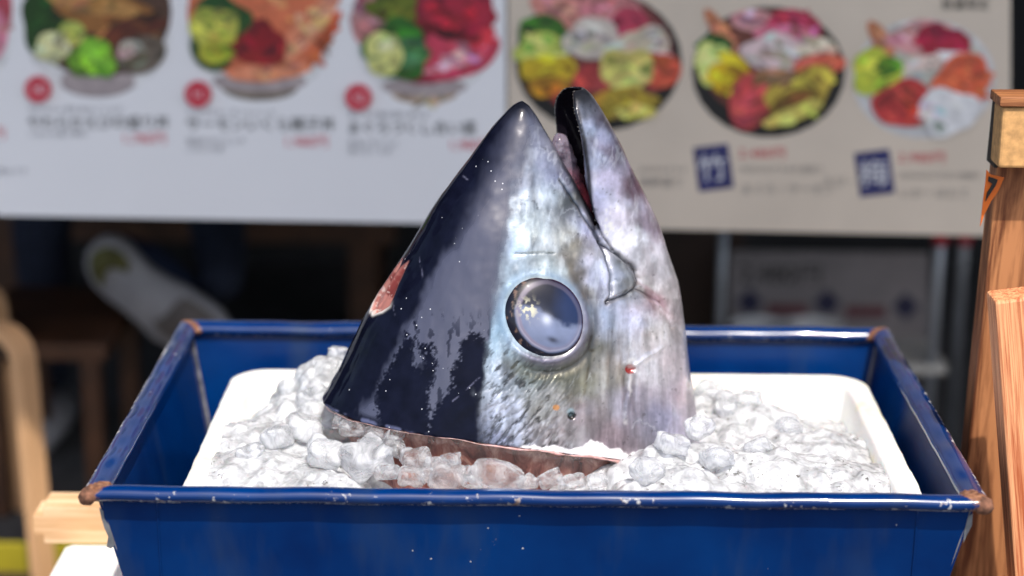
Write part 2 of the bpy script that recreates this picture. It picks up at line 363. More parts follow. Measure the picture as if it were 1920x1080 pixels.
badge(78, 163, 25, '10'); badge(376, 172, 25, '11'); badge(675, 178, 25, '12')
text('やわらかえびの盛り丼', 55, 236, 22, M_ink, wb, 'dish_name', -1.0, wide=.93); text('サーモンいくら親子丼', 351, 240, 23, M_ink, wb, 'dish_name', -1.0, wide=.93); text('まぐろづくし合い盛', 652, 246, 22, M_ink, wb, 'dish_name', -1.0, wide=.93)
for x, y, s in ((57, 207, 'やわらかく煮たあなごとえび'), (57, 252, 'ごはん大盛り無料'), (353, 213, 'とろけるサーモンといくら'), (353, 266, '醤油だれでどうぞ'), (353, 280, 'ごはん大盛'), (654, 217, 'まぐろ三種の盛り合わせ'), (654, 270, '赤身と中とろと'), (654, 285, '漬けまぐろ丼'), (-40, 322, '価格は税込です')):
    text(s, x, y, 11, M_greyprint, wb, 'small_print', -1.0)
for x, y, s in ((-68, 255, '1,980円'), (232, 265, '1,780円'), (534, 271, '1,980円'), (842, 277, '1,980円')):
    text(s, x, y, 20, M_redprint, wb, 'price', -1.0, wide=1.05)
def navy(px, py, s):
    b = quad_on('navy_label', [bl(px-27, py+45), bl(px+38, py+37), bl(px+27, py-45), bl(px-38, py-37)], -.0130, M_navyprint, bb)
    text(s, px, py+20, 44, M_whiteprint, b, 'lettering', -6, y=-.0140, align='CENTER')
navy(1337, 311, '竹'); navy(1638, 321, '梅')
for x, y, s in ((1384, 292, '2,480円'), (1682, 300, '2,980円')): text(s, x, y, 19, M_redprint, bb, 'price', -1.0, wide=1.15)
for x, y, h, s in ((1388, 318, 11, '本日のおすすめ九種盛り'), (1388, 358, 17, 'まぐろ・サーモン'), (1684, 330, 11, '本日のおすすめ六種盛り'), (1684, 366, 17, 'いか・ほたて'), (1196, 345, 17, '海鮮盛り'), (1540, 344, 17, 'えび・う'), (1198, 318, 10, '本日のおすすめ')):
    text(s, x, y, h, M_taupe, bb, 'small_print', -1.0)
text('数量限定', 1762, 14, 18, M_ink, bb, 'small_print', -1.0)

# ------------------------------------------------------------------ things in the dark shop
def at3(px, py, Y): return Vector(at(px, py, Y))
# person on a bench, one sneaker's sole turned to the street
def skin_body(name, pts, edges, mats, matf, sub=2):
    me = bpy.data.meshes.new(name); me.from_pydata([p[:3] for p in pts], edges, []); o = bpy.data.objects.new(name, me); COL.objects.link(o)
    sk = o.modifiers.new('s', 'SKIN'); sk.use_smooth_shade = True
    for v, p in zip(me.skin_vertices[0].data, pts): v.radius = (p[3], p[3])
    me.skin_vertices[0].data[0].use_root = True
    o.modifiers.new('u', 'SUBSURF').levels = sub; o.modifiers['u'].render_levels = sub
    dg = bpy.context.evaluated_depsgraph_get(); m2 = bpy.data.meshes.new_from_object(o.evaluated_get(dg)); bpy.data.objects.remove(o)
    m2.materials.clear()
    for m in mats: m2.materials.append(m)
    for p in m2.polygons: p.material_index = matf(p.center); p.use_smooth = True
    return link(bpy.data.objects.new(name, m2))
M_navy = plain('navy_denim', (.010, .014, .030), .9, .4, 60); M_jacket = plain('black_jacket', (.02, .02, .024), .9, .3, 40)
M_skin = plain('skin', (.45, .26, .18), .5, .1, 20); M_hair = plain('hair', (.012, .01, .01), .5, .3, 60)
PX, PZ = -.72, GZ
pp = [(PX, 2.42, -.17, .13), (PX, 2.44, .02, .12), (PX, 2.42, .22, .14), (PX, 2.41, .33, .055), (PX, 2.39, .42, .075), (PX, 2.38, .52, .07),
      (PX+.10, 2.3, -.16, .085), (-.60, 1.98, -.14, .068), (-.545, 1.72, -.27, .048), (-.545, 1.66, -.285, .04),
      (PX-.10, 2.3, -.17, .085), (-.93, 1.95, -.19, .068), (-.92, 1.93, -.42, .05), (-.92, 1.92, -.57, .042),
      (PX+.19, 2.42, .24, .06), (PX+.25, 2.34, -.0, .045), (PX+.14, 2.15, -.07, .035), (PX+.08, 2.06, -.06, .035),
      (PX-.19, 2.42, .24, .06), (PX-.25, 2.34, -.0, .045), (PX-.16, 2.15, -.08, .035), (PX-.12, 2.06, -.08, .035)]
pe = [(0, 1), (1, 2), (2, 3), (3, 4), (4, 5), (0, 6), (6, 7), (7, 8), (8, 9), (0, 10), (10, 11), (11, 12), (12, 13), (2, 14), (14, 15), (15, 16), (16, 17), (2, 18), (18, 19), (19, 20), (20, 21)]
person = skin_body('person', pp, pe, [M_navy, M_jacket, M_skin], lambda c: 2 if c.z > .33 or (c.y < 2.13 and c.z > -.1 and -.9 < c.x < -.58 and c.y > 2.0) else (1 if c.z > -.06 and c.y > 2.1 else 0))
tag(person, 'person in navy trousers sitting in the dark shop, one sneaker sole turned outward', 'person')
bm = bmesh.new(); bmesh.ops.create_icosphere(bm, subdivisions=3, radius=.098)
for v in bm.verts: v.co = Vector((v.co.x*.95+PX, v.co.y+2.405, v.co.z*1.05+.50 + (.05 if v.co.y < -.03 and v.co.z < .03 else 0)))
from_bm('hair', bm, M_hair, person, True)
M_sole = plain('grey_rubber', (.33, .31, .31), .7, .12, 25); M_tread = plain('olive_rubber', (.13, .12, .035), .8, .35, 30); M_upper = plain('blue_upper', (.008, .016, .045), .8, .2, 40); M_arch = plain('brown_rubber', (.14, .115, .10), .8, .2, 20)
def slab(name, outline, Y, th, mat, parent):
    """a flat moulded piece with rounded edges, seen from its flat side"""
    n = len(outline); F3 = [at3(x, y, Y) for x, y in outline]; c = sum(F3, Vector())/n
    lay = [(.0, .90), (-.0, .0)]
    V = [c.lerp(p, .94) + Vector((0, -.004, 0)) for p in F3] + [p + Vector((0, .004, 0)) for p in F3] + [p + Vector((0, th, 0)) for p in F3] + [c.lerp(p, .9) + Vector((0, th+.01, 0)) for p in F3]
    Fc = [tuple(range(n))[::-1], tuple(range(3*n, 4*n))]
    for k in range(3):
        for i in range(n): Fc.append((k*n+i, k*n+(i+1) % n, (k+1)*n+(i+1) % n, (k+1)*n+i))
    return mesh(name, V, Fc, mat, parent, True)
sole_out = [(158, 505), (160, 475), (175, 455), (195, 446), (218, 447), (240, 460), (258, 482), (280, 505), (312, 524), (345, 540), (380, 562), (415, 588), (428, 610), (410, 632), (370, 650), (325, 655), (290, 640), (262, 612), (232, 585), (200, 562), (172, 535)]
shoe = slab('shoe', sole_out, 1.60, .025, M_sole, person)
slab('tread', [(166, 505), (168, 480), (184, 466), (204, 462), (226, 470), (244, 494), (240, 512), (228, 505), (208, 502), (196, 514), (192, 540), (178, 528)], 1.594, .006, M_tread, shoe)
slab('tread', [(326, 570), (346, 556), (366, 566), (398, 590), (410, 608), (396, 626), (360, 640), (326, 642), (300, 628), (284, 606), (310, 590)], 1.594, .006, M_arch, shoe)
up = [at3(x, y, 1.695) for x, y in ((215, 480), (262, 505), (320, 560), (370, 610))]
V, Fc = tube(up, [.045, .055, .06, .05], 14); mesh('upper', V, Fc, M_upper, shoe, True)
V, Fc = tube([(-.92, 1.98, -.615), (-.92, 1.88, -.61), (-.92, 1.76, -.62)], [.04, .045, .03], 12); mesh('shoe', V, Fc, M_sole, person, True)
bench = empty('bench', (PX, 2.45, GZ)); tag(bench, 'dark low bench under the seated person', 'bench')
rel(box('seat', (PX, 2.45, -.33), (.9, .36, .05), M_chair), bench)
for sx in (-.38, .38):
    rel(box('leg', (PX+sx, 2.45, -.505), (.06, .3, .29), M_chair), bench)

# bentwood stool at the left edge
stool = empty('stool', (-1.03, 1.35, GZ)); tag(stool, 'pale bentwood stool at the left edge of the photo', 'stool')
sx0, sy0 = at(42, 640, 1.22)[0], 1.22
topz = at(52, 628, 1.22)[2]
bm = bmesh.new(); bmesh.ops.create_cone(bm, segments=40, cap_ends=True, radius1=.165, radius2=.17, depth=.022)
rel(from_bm('seat', bm, M_stool, None, False, (sx0-.26, 1.36, topz+.013)), stool)
def bent_leg(dx, dy):
    x, y = dx, dy; cx, cy = sx0-.26, 1.36
    d = Vector((cx-x, cy-y, 0)).normalized(); side = Vector((-d.y, d.x, 0))
    prof = []
    for k in range(9):
        a = R_(90*k/8); prof.append(Vector((x, y, topz-.045)) + d*(.045*(1-math.sin(a))) + Vector((0, 0, .045*math.cos(a))) )
    prof = [Vector((x, y, topz)) + d*.16] + prof + [Vector((x, y, GZ)) - d*.015]
    V = []; Fc = []
    for i, p in enumerate(prof):
        t = (prof[min(i+1, len(prof)-1)]-prof[max(i-1, 0)]).normalized(); nrm = t.cross(side).normalized()
        for a, b_ in ((-1, -1), (1, -1), (1, 1), (-1, 1)): V.append(p + side*a*.020 + nrm*b_*.009)
    for i in range(len(prof)-1):
        for k in range(4): Fc.append((4*i+k, 4*i+(k+1) % 4, 4*i+4+(k+1) % 4, 4*i+4+k))
    Fc += [(0, 1, 2, 3), (len(V)-1, len(V)-2, len(V)-3, len(V)-4)]
    rel(mesh('leg', V, Fc, M_stool), stool)
for dx, dy in ((sx0, sy0), (sx0-.12, sy0+.30), (sx0-.46, sy0), (sx0-.46, sy0+.28)): bent_leg(dx, dy)

chair = empty('chair', (-.80, 1.62, GZ)); tag(chair, 'dark brown wooden chair beside the bentwood stool', 'chair')
cz = at(130, 655, 1.5)[2]; cxl, cxr = at(92, 655, 1.5)[0], at(170, 655, 1.5)[0]
rel(box('seat', ((cxl+cxr)/2-.06, 1.66, cz), (abs(cxr-cxl)+.18, .36, .03), M_chair), chair)
for x, y in ((cxr, 1.5), (cxl-.10, 1.5), (cxr, 1.82), (cxl-.10, 1.82)):
    rel(box('leg', (x, y, (cz-.015+GZ)/2), (.032, .032, cz-.015-GZ), M_chair), chair)

crate = empty('crate', tuple(at(70, 1062, 1.0)[:2]) + (GZ,)); tag(crate, 'yellow plastic crate on the ground at the lower left', 'crate')
M_yel = plain('yellow_plastic', (.30, .25, .012), .5, .1, 20)
k = at(70, 1050, 1.0); cw = .36
for nm, c, s in (('side', (0, -.13, 0), (cw, .012, .22)), ('side', (0, .13, 0), (cw, .012, .22)), ('side', (-cw/2, 0, 0), (.012, .25, .22)), ('side', (cw/2, 0, 0), (.012, .25, .22)), ('floor', (0, 0, -.10), (cw-.014, .24, .01))):
    rel(box(nm, (k[0]-.10+c[0], 1.13+c[1], k[2]-.11+c[2]), s, M_yel), crate)
crate.location.z = k[2]-.22
stand_c = box('pallet', (k[0]-.10, 1.13, (k[2]-.22+GZ)/2), (.44, .34, k[2]-.222-GZ), M_darkb); tag(stand_c, 'dark brown block under the yellow crate', 'block')

# right side of the shop: rack with a dim poster
rack = empty('shelf_rack', (.55, 1.75, GZ)); tag(rack, 'grey metal rack with round poles behind the wooden trestle', 'rack')
M_redcap = plain('red_cap', (.35, .01, .02), .5, .1, 20)
for px in (1350, 1752, 1797):
    Y = 1.62 if px != 1797 else 1.9
    x = at(px, 600, Y)[0]; r = .0085 if px == 1350 else .010
    V, Fc = tube([(x, Y, GZ), (x, Y, .05)], r, 14); po = rel(mesh('pole', V, Fc, M_steel, None, True), rack)
    if px != 1350:
        z = at(px, 452, Y)[2]; V, Fc = tube([(x, Y, z-.006), (x, Y, z+.02)], r*1.35, 14); mesh('clamp', V, Fc, M_redcap, po, True).matrix_parent_inverse = po.matrix_parent_inverse.inverted() if False else Matrix()
zs = at(1750, 690, 1.62)[2]
rel(box('shelf', ((at(1350, 690, 1.62)[0]+at(1752, 690, 1.62)[0])/2, 1.69, zs), (at(1752, 690, 1.62)[0]-at(1350, 690, 1.62)[0]+.04, .16, .018), plain('pale_shelf', (.42, .40, .36), .5)), rack)
rel(box('shelf', ((at(1350, 690, 1.62)[0]+at(1752, 690, 1.62)[0])/2, 1.78, -.02), (at(1752, 690, 1.62)[0]-at(1350, 690, 1.62)[0]+.04, .36, .03), M_darkb), rack)
PYY = 2.0
def pq(px, py, y=PYY): p = at(px, py, y); return (p[0], p[1], p[2])
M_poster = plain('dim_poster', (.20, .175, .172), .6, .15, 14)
pc = pq(1560, 590)
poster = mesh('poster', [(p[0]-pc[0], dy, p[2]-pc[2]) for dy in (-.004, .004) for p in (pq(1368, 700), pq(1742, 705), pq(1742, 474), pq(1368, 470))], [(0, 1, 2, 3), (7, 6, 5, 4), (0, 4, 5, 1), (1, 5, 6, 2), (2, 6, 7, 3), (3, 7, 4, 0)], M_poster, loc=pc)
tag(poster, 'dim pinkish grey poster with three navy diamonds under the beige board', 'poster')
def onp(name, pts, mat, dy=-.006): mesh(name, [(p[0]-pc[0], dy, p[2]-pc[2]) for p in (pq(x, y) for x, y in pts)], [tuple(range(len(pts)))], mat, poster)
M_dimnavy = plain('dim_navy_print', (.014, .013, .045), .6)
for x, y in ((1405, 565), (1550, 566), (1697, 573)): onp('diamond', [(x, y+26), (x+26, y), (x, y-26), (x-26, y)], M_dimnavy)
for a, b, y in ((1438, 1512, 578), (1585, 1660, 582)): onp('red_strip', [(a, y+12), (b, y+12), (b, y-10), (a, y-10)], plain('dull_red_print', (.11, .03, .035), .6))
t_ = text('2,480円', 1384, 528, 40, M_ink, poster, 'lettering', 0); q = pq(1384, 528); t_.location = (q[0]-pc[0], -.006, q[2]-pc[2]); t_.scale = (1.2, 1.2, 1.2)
M_bowl = plain('white_glaze', (.72, .70, .66), .2, .03, 10)
def bowl(px, py, Y, r, label):
    prof = [(0.35, 0), (.4, .0), (.42, .06), (.75, .28), (1.0, .62), (.96, .62), (.70, .32), (.3, .12), (0, .10)]; n = 28; V = []; Fc = []
    for a, z in prof:
        for k_ in range(n): V.append((a*r*math.cos(2*math.pi*k_/n), a*r*math.sin(2*math.pi*k_/n), z*r*1.2))
    for i in range(len(prof)-1):
        for k_ in range(n): Fc.append((i*n+k_, i*n+(k_+1) % n, (i+1)*n+(k_+1) % n, (i+1)*n+k_))
    p = at(px, py, Y)
    return tag(mesh('bowl', V, Fc, M_bowl, None, True, loc=(p[0], p[1], zs+.009)), label, 'bowl')
bz = at(1430, 600, 1.72)[2]; br = (bz-zs-.009)/.62
bowl(1430, 600, 1.69, .062, 'white bowl on the rack shelf, nearer the left pole'); bowl(1525, 601, 1.69, .062, 'white bowl on the rack shelf under the middle diamond')
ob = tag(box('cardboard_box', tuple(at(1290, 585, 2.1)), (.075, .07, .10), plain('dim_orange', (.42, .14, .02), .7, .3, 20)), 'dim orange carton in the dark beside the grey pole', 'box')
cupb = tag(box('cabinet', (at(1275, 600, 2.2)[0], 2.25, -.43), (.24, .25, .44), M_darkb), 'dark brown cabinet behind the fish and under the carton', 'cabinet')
ob.location.z = -.21+.05

# ------------------------------------------------------------------ wooden stand and trestle
stand = empty('wooden_stand', (.0135, .27, GZ)); tag(stand, 'pale wooden stand whose rail ends show under the blue tray', 'stand')
zr = at(130, 937, .42)[2]; zb = at(130, 1004, .42)[2]
xl = at(72, 970, .42)[0]
def rail(y, xl):
    bm = bmesh.new(); h = (zr-zb); hx = (.50+abs(xl))
    bmesh.ops.create_cube(bm, size=1)
    for v in bm.verts: v.co = Vector((v.co.x*hx, v.co.y*.045, v.co.z*h))
    es = [e for e in bm.edges if abs(e.verts[0].co.x-e.verts[1].co.x) < 1e-6 and abs(e.verts[0].co.z-e.verts[1].co.z) < 1e-6]
    bmesh.ops.bevel(bm, geom=es, offset=.011, segments=2, affect='EDGES')
    rel(from_bm('rail', bm, M_wood_pale, None, False, ((.50-abs(xl))/2, y, (zr+zb)/2)), stand)
rail(.42, xl); rail(.14, -.365)
for x in (-.33, .33):
    rel(box('crosspiece', (x, .28, (zr+zb)/2), (.05, .23, .035), M_wood_pale), stand)
    for y in (.14, .42): rel(box('leg', (x, y, (zb-.001+GZ)/2), (.045, .045, zb-.002-GZ), M_wood_pale), stand)

fb = empty('foam_box', tuple(at(190, 1050, .36)[:2])+(GZ,)); tag(fb, 'white foam box with a lid on the ground below the tray', 'foam box')
q = at(190, 1012, .40); fbx = q[0]+.115
zt = q[2]
rel(box('body', (fbx, .24, (zt-.05+GZ)/2), (.30, .30, zt-.05-GZ), M_foam, None, .012), fb)
rel(box('lid', (fbx, .24, zt-.024), (.315, .315, .046), M_foam, None, .012), fb)

tr = empty('wooden_trestle', (.55, .24, GZ)); tag(tr, 'wooden trestle of pine planks, shade and sun in their colour, with an orange sticker', 'trestle')
UPX = (0, 1, 0)
# rear leg: leans to the left at its foot
a0, a1 = at(1868+75, 178, .30), at(1795+75, 860, .30)
dirv = (a1-a0)/np.linalg.norm(a1-a0); foot = a0 + dirv*((GZ-a0[2])/dirv[2])
rear = plank('leg', a0, foot, .074, .035, M_wood_shaded, None, .0025, up=UPX); rel(rear, tr)
edge = plank('edge_strip', a0+np.array([-.0385, .0, .001]), a0+np.array([-.0385, .0, .001])+dirv*.075, .004, .037, M_black_edge, None, .0008, up=UPX); rel(edge, tr)
a0b, a1b = at(1846+90, 545, .14), at(1882+90, 1085, .14)
d2 = (a1b-a0b)/np.linalg.norm(a1b-a0b); foot2 = a0b + d2*((GZ-a0b[2])/d2[2])
rel(plank('leg', a0b, foot2, .083, .04, M_wood_lit, None, .003, up=UPX), tr)
c1 = at(1871, 254, .255)
hh = at(1900, 196, .255)[2]-at(1900, 310, .255)[2]
rel(box('crossbar', (c1[0]+.15, .262, c1[2]), (.30, .038, hh), M_wood_end, None, .003), tr)
cap = plank('cap_strip', (c1[0]-.004, .262, c1[2]+hh/2+.006), (c1[0]+.30, .262, c1[2]+hh/2+.006), .045, .010, M_wood_shaded, None, .001); rel(cap, tr)
cc = at(1800, 1025, .34); rel(plank('brace', (cc[0]-.02, .345, cc[2]), (cc[0]+.30, .345, cc[2]), .02, .022, M_wood_pale, None, .002), tr)
rel(plank('brace', (cc[0]-.03, .40, cc[2]-.09), (cc[0]+.30, .40, cc[2]-.09), .02, .12, M_wood_shaded, None, .002), tr)
def sticker(pts, Y, mat, name, parent=None):
    F3 = [at3(x, y, Y) for x, y in pts]; n = len(F3); V = F3 + [p+Vector((0, .0015, 0)) for p in F3]
    Fc = [tuple(range(n)), tuple(range(n, 2*n))[::-1]] + [(i, (i+1) % n, n+(i+1) % n, n+i) for i in range(n)]
    return rel(mesh(name, V, Fc, mat), tr)
sticker([(1850, 318), (1857, 327), (1883, 333), (1872, 358), (1858, 378), (1846, 402), (1838, 425), (1843, 380), (1848, 340)], .279, M_orange, 'sticker')
sticker([(1854, 331), (1871, 337), (1867, 348), (1852, 371), (1848, 378), (1851, 362), (1861, 345), (1853, 340)], .2765, M_ink, 'sticker_mark')

# ------------------------------------------------------------------ blue tray
TX0, TX1, TY0, TY1 = -.4165, .4435, 0.0, .56
TCX, TCY = (TX0+TX1)/2, (TY0+TY1)/2; HX, HY = (TX1-TX0)/2, (TY1-TY0)/2
tray = empty('metal_tray', (TCX, TCY, zr)); tag(tray, 'blue painted metal tray with chipped rim and rusty corners', 'tray')
def tl(o): return rel(o, tray)
# rim: a rolled edge swept round the rectangle with mitred corners
prof = [(.0118*math.cos(2*math.pi*k/18), .0080*math.sin(2*math.pi*k/18) - .0080 - .10*.0125*math.cos(2*math.pi*k/18)*-1) for k in range(18)]
corners = [(-HX, -HY), (HX, -HY), (HX, HY), (-HX, HY)]
V = []; rust = []; wear = []
loop = []
for i in range(4):
    a, b = np.array(corners[i]), np.array(corners[(i+1) % 4]); n = 110 if i % 2 == 0 else 70
    for k in range(n): loop.append((i, k/n, a+(b-a)*k/n))
nl = len(loop)
for i, s_, p in loop:
    ins = .0125
    sc = np.array([(HX-ins)/HX, (HY-ins)/HY])
    for (u, z) in prof:
        q = np.array([p[0]*(1 + (u-.0125)/HX), p[1]*(1 + (u-.0125)/HY)])
        wv = .0007*(math.sin(s_*31+i*2)+math.sin(s_*57+i))*.5
        V.append((q[0]+TCX, q[1]+TCY, z+wv))
        dc = min(math.hypot(abs(p[0])-HX, abs(p[1])-HY), 1)
        rust.append(max(0, 1-dc/((.022 if (i != 0) else .030) if p[1] < 0 else .013))); wear.append(.95*(z < -.0125) + .25*(u > .0085) + .55*(u > .0075)*(i in (1, 3)) - .15*(z > -.003)*(i in (0, 2)))
m_ = len(prof); Fc = []
for i in range(nl):
    for k in range(m_): Fc.append((i*m_+k, i*m_+(k+1) % m_, ((i+1) % nl)*m_+(k+1) % m_, ((i+1) % nl)*m_+k))
rim = mesh('rim', V, Fc, M_rim, None, True)
for nm, arr in (('rust', rust), ('wear', wear)):
    at_ = rim.data.attributes.new(nm, 'FLOAT', 'POINT'); at_.data.foreach_set('value', np.array(arr, dtype=np.float32))
tl(rim)
# sloping walls
TAP = .19; ZW = -.006; ZBOT = zr+.001
def rect(z, ins):
    e = ins + TAP*(-z); return [(TCX-HX+e, TCY-HY+e, z), (TCX+HX-e, TCY-HY+e, z), (TCX+HX-e, TCY+HY-e, z), (TCX-HX+e, TCY+HY-e, z)]
def gridquad(a, b, c, d, n, m):
    a, b, c, d = map(np.array, (a, b, c, d)); V = []; Fc = []
    for j in range(m+1):
        for i in range(n+1):
            u, v = i/n, j/m; V.append((a*(1-u)+b*u)*(1-v)+(d*(1-u)+c*u)*v)
    for j in range(m):
        for i in range(n): k_ = j*(n+1)+i; Fc.append((k_, k_+1, k_+n+2, k_+n+1))
    return V, Fc
to, ti = rect(ZW, .011), rect(ZW, .0125); bo, bi = rect(ZBOT, .011), rect(ZBOT+.0015, .0125)
V = to+ti+bo+bi; Fc = [(8, 9, 10, 11), (15, 14, 13, 12)]
for k in range(4):
    j = (k+1) % 4; Fc += [(k, j, 8+j, 8+k), (4+k, 12+k, 12+j, 4+j), (k, 4+k, 4+j, j)]
tl(mesh('body', V, Fc, M_body))
# welded seams in the inner corners, folded seams on the front wall
for k in range(4):
    a, b = Vector(ti[k]), Vector(bi[k]); c = Vector((TCX, TCY, a.z)); nrm = (c-a).normalized()*.0012
    pts = [a.lerp(b, s/14)+nrm for s in range(15)]
    V, Fc = tube(pts, [.0017+.0008*random.random() for _ in pts], 8); tl(mesh('seam', V, Fc, M_seam, None, True))
for px0, px1 in ((294, 284), (1722, 1730)):
    x0 = at(px0, 945, .012)[0]; x1 = x0-.004 if px0 < 900 else x0+.004; yf = TCY-HY+.011
    pts = [(x0+(x1-x0)*s/12, yf+TAP*(.014+.145*s/12)-.0002, -.014-.145*s/12) for s in range(13)]
    V, Fc = tube(pts, .0011, 8); tl(mesh('seam', V, Fc, M_body, None, True))
# scraped patch on the front left edge
def scrape(pts):
    V = []; n = len(pts)
    for x, y in pts:
        d = ray(x, y); yf = TCY-HY+.011
        # plane of the front wall: y = yf - TAP*z
        s = (yf - TAP*CO[2] - CO[1])/(d[1]+TAP*d[2]); P = CO+d*s; V.append(P+np.array([0, -.0006, -.0001]))
    return tl(mesh('bare_patch', V, [tuple(range(n))], plain('bare_zinc', (.24, .25, .27), .45, .3, 60, metal=.3)))
scrape([(186, 950), (194, 958), (196, 972), (205, 985), (210, 1000), (215, 1022), (208, 1028), (200, 1024), (203, 1005), (196, 990), (190, 970)])
scrape([(1815, 968), (1824, 962), (1822, 985), (1813, 1002), (1806, 1018), (1808, 995)])
# rust lumps on the four corners
def lump(c, r):
    bm = bmesh.new(); bmesh.ops.create_icosphere(bm, subdivisions=3, radius=1)
    P = np.array([v.co[:] for v in bm.verts]); nz = fbm(P*2.3+c[0]*40, 3)
    for v, k_ in zip(bm.verts, nz): v.co = Vector((v.co.x*r[0], v.co.y*r[1], v.co.z*r[2]))*(.72+.55*k_)
    tl(from_bm('corner', bm, M_rust, None, True, c))
for k, (x, y) in enumerate(corners):
    sx, sy = (1 if x > 0 else -1), (1 if y > 0 else -1); f = .80 if y < 0 else .36
    lump((TCX+x-sx*.0065, TCY+y-sy*.0065, -.0085), (.0118*f, .0115*f, .0105*f))

# ------------------------------------------------------------------ foam box inside
FX0, FX1, FY0, FY1, FZT, FZB = -.337, .398, .045, .462, -.030, -.158
FCX, FCY = (FX0+FX1)/2, (FY0+FY1)/2
def rrect(hx, hy, r, n=8):
    P = []
    for cx, cy, a in ((hx-r, -hy+r, -90), (hx-r, hy-r, 0), (-hx+r, hy-r, 90), (-hx+r, -hy+r, 180)):
        for k in range(n+1): g = R_(a+90*k/n); P.append((cx+r*math.cos(g), cy+r*math.sin(g)))
    return P
def resamp(P, m=260):
    P = np.array(P+[P[0]]); d = np.r_[0, np.cumsum(np.linalg.norm(np.diff(P, axis=0), axis=1))]; s = np.linspace(0, d[-1], m, endpoint=False)
    return np.c_[np.interp(s, d, P[:, 0]), np.interp(s, d, P[:, 1])]
hx, hy = (FX1-FX0)/2, (FY1-FY0)/2; rings = []
for hxx, hyy, r, z in ((hx-.012, hy-.012, .035, FZB), (hx, hy, .04, FZT-.006), (hx-.001, hy-.001, .04, FZT-.002), (hx-.005, hy-.005, .038, FZT), (hx-.022, hy-.022, .03, FZT-.0005), (hx-.026, hy-.026, .028, FZT-.005), (hx-.036, hy-.036, .025, FZB+.03)):
    P = resamp(rrect(hxx, hyy, r)); nz = fbm(np.c_[P*45, np.full(len(P), z*40)], 3)-.5
    dn = .0022 if z > FZT-.01 else .0; L = np.linalg.norm(P, axis=1)[:, None]
    P = P*(1-dn*nz[:, None]*2/L*1.0); rings.append([(p[0]+FCX, p[1]+FCY, z+.0016*n_*(z > FZT-.01)) for p, n_ in zip(P, nz)])
V = [p for r in rings for p in r]; n = 260; Fc = []
for i in range(len(rings)-1):
    for k in range(n): Fc.append((i*n+k, i*n+(k+1) % n, (i+1)*n+(k+1) % n, (i+1)*n+k))
Fc.append(tuple(range(n))[::-1]); Fc.append(tuple(range((len(rings)-1)*n, len(rings)*n)))
fo = mesh('foam_tray', V, Fc, M_foam, None, True); tag(fo, 'white foam tray full of crushed ice inside the blue metal tray', 'foam tray')

# ------------------------------------------------------------------ tuna head
HY0 = R_(18); HC = np.array([0.0, .27, 0.0]); HU = np.array([math.cos(HY0), math.sin(HY0), 0.0]); HV = np.array([-math.sin(HY0), math.cos(HY0), 0.0])
def onmid(px, py):
    d = ray(px, py); return CO + d*(((HC-CO) @ HV)/(d @ HV))
def spline(rows, m):
    """resample control rows smoothly (Catmull-Rom)"""
    A = np.array(rows, float); n = len(A); out = []
    for s in np.linspace(0, n-1, m):
        i = min(int(s), n-2); f = s-i; p0, p1, p2, p3 = A[max(i-1, 0)], A[i], A[i+1], A[min(i+2, n-1)]
        out.append(.5*((2*p1)+(-p0+p2)*f+(2*p0-5*p1+4*p2-p3)*f*f+(-p0+3*p1-3*p2+p3)*f**3))
    return np.array(out)
# dorsal point, ventral point, thickness ratio, squareness of the ventral side
upper = [(600, 757, 1310, 848, .60, 2.0), (640, 690, 1301, 760, .61, 2.0), (682, 602, 1285, 665, .60, 2.1), (723, 535, 1264, 592, .60, 2.2), (764, 472, 1226, 545, .62, 2.4), (804, 405, 1180, 482, .64, 2.6),
         (845, 346, 1128, 430, .66, 2.7), (880, 298, 1093, 374, .68, 2.7), (914, 253, 1063, 320, .70, 2.7), (939, 222, 1037, 272, .74, 2.6), (960, 199, 1013, 229, .80, 2.4), (972, 191, 1001, 209, .86, 2.2), (980, 188, 992, 197, .9, 2.0)]
UP = spline(upper, 70); NR = 72
def ring_pts(row, lift=0.0, scale=1.0):
    Lp, Rp = onmid(row[0], row[1]), onmid(row[2], row[3]); c = (Lp+Rp)/2; av = (Rp-Lp)/2*.985*scale; a = np.linalg.norm(av); b = a*row[4]; P = []
    for k in range(NR):
        t = 2*math.pi*k/NR; n_ = 2.0 if math.cos(t) < 0 else row[5]
        cu_ = math.copysign(abs(math.cos(t))**(2/n_), math.cos(t)); sv = math.copysign(abs(math.sin(t))**(2/n_), math.sin(t))
        P.append(c + av*cu_ + HV*b*sv + np.array([0, 0, lift*math.sin(t)**2]))
    return P
V = []; Fc = []
for i, row in enumerate(UP): V += ring_pts(row, .020*max(0, 1-i/14))
for i in range(len(UP)-1):
    for k in range(NR): Fc.append((i*NR+k, (i+1)*NR+k, (i+1)*NR+(k+1) % NR, i*NR+(k+1) % NR))
Fc.append(tuple(range(NR))); Fc.append(tuple(range((len(UP)-1)*NR, len(UP)*NR))[::-1])
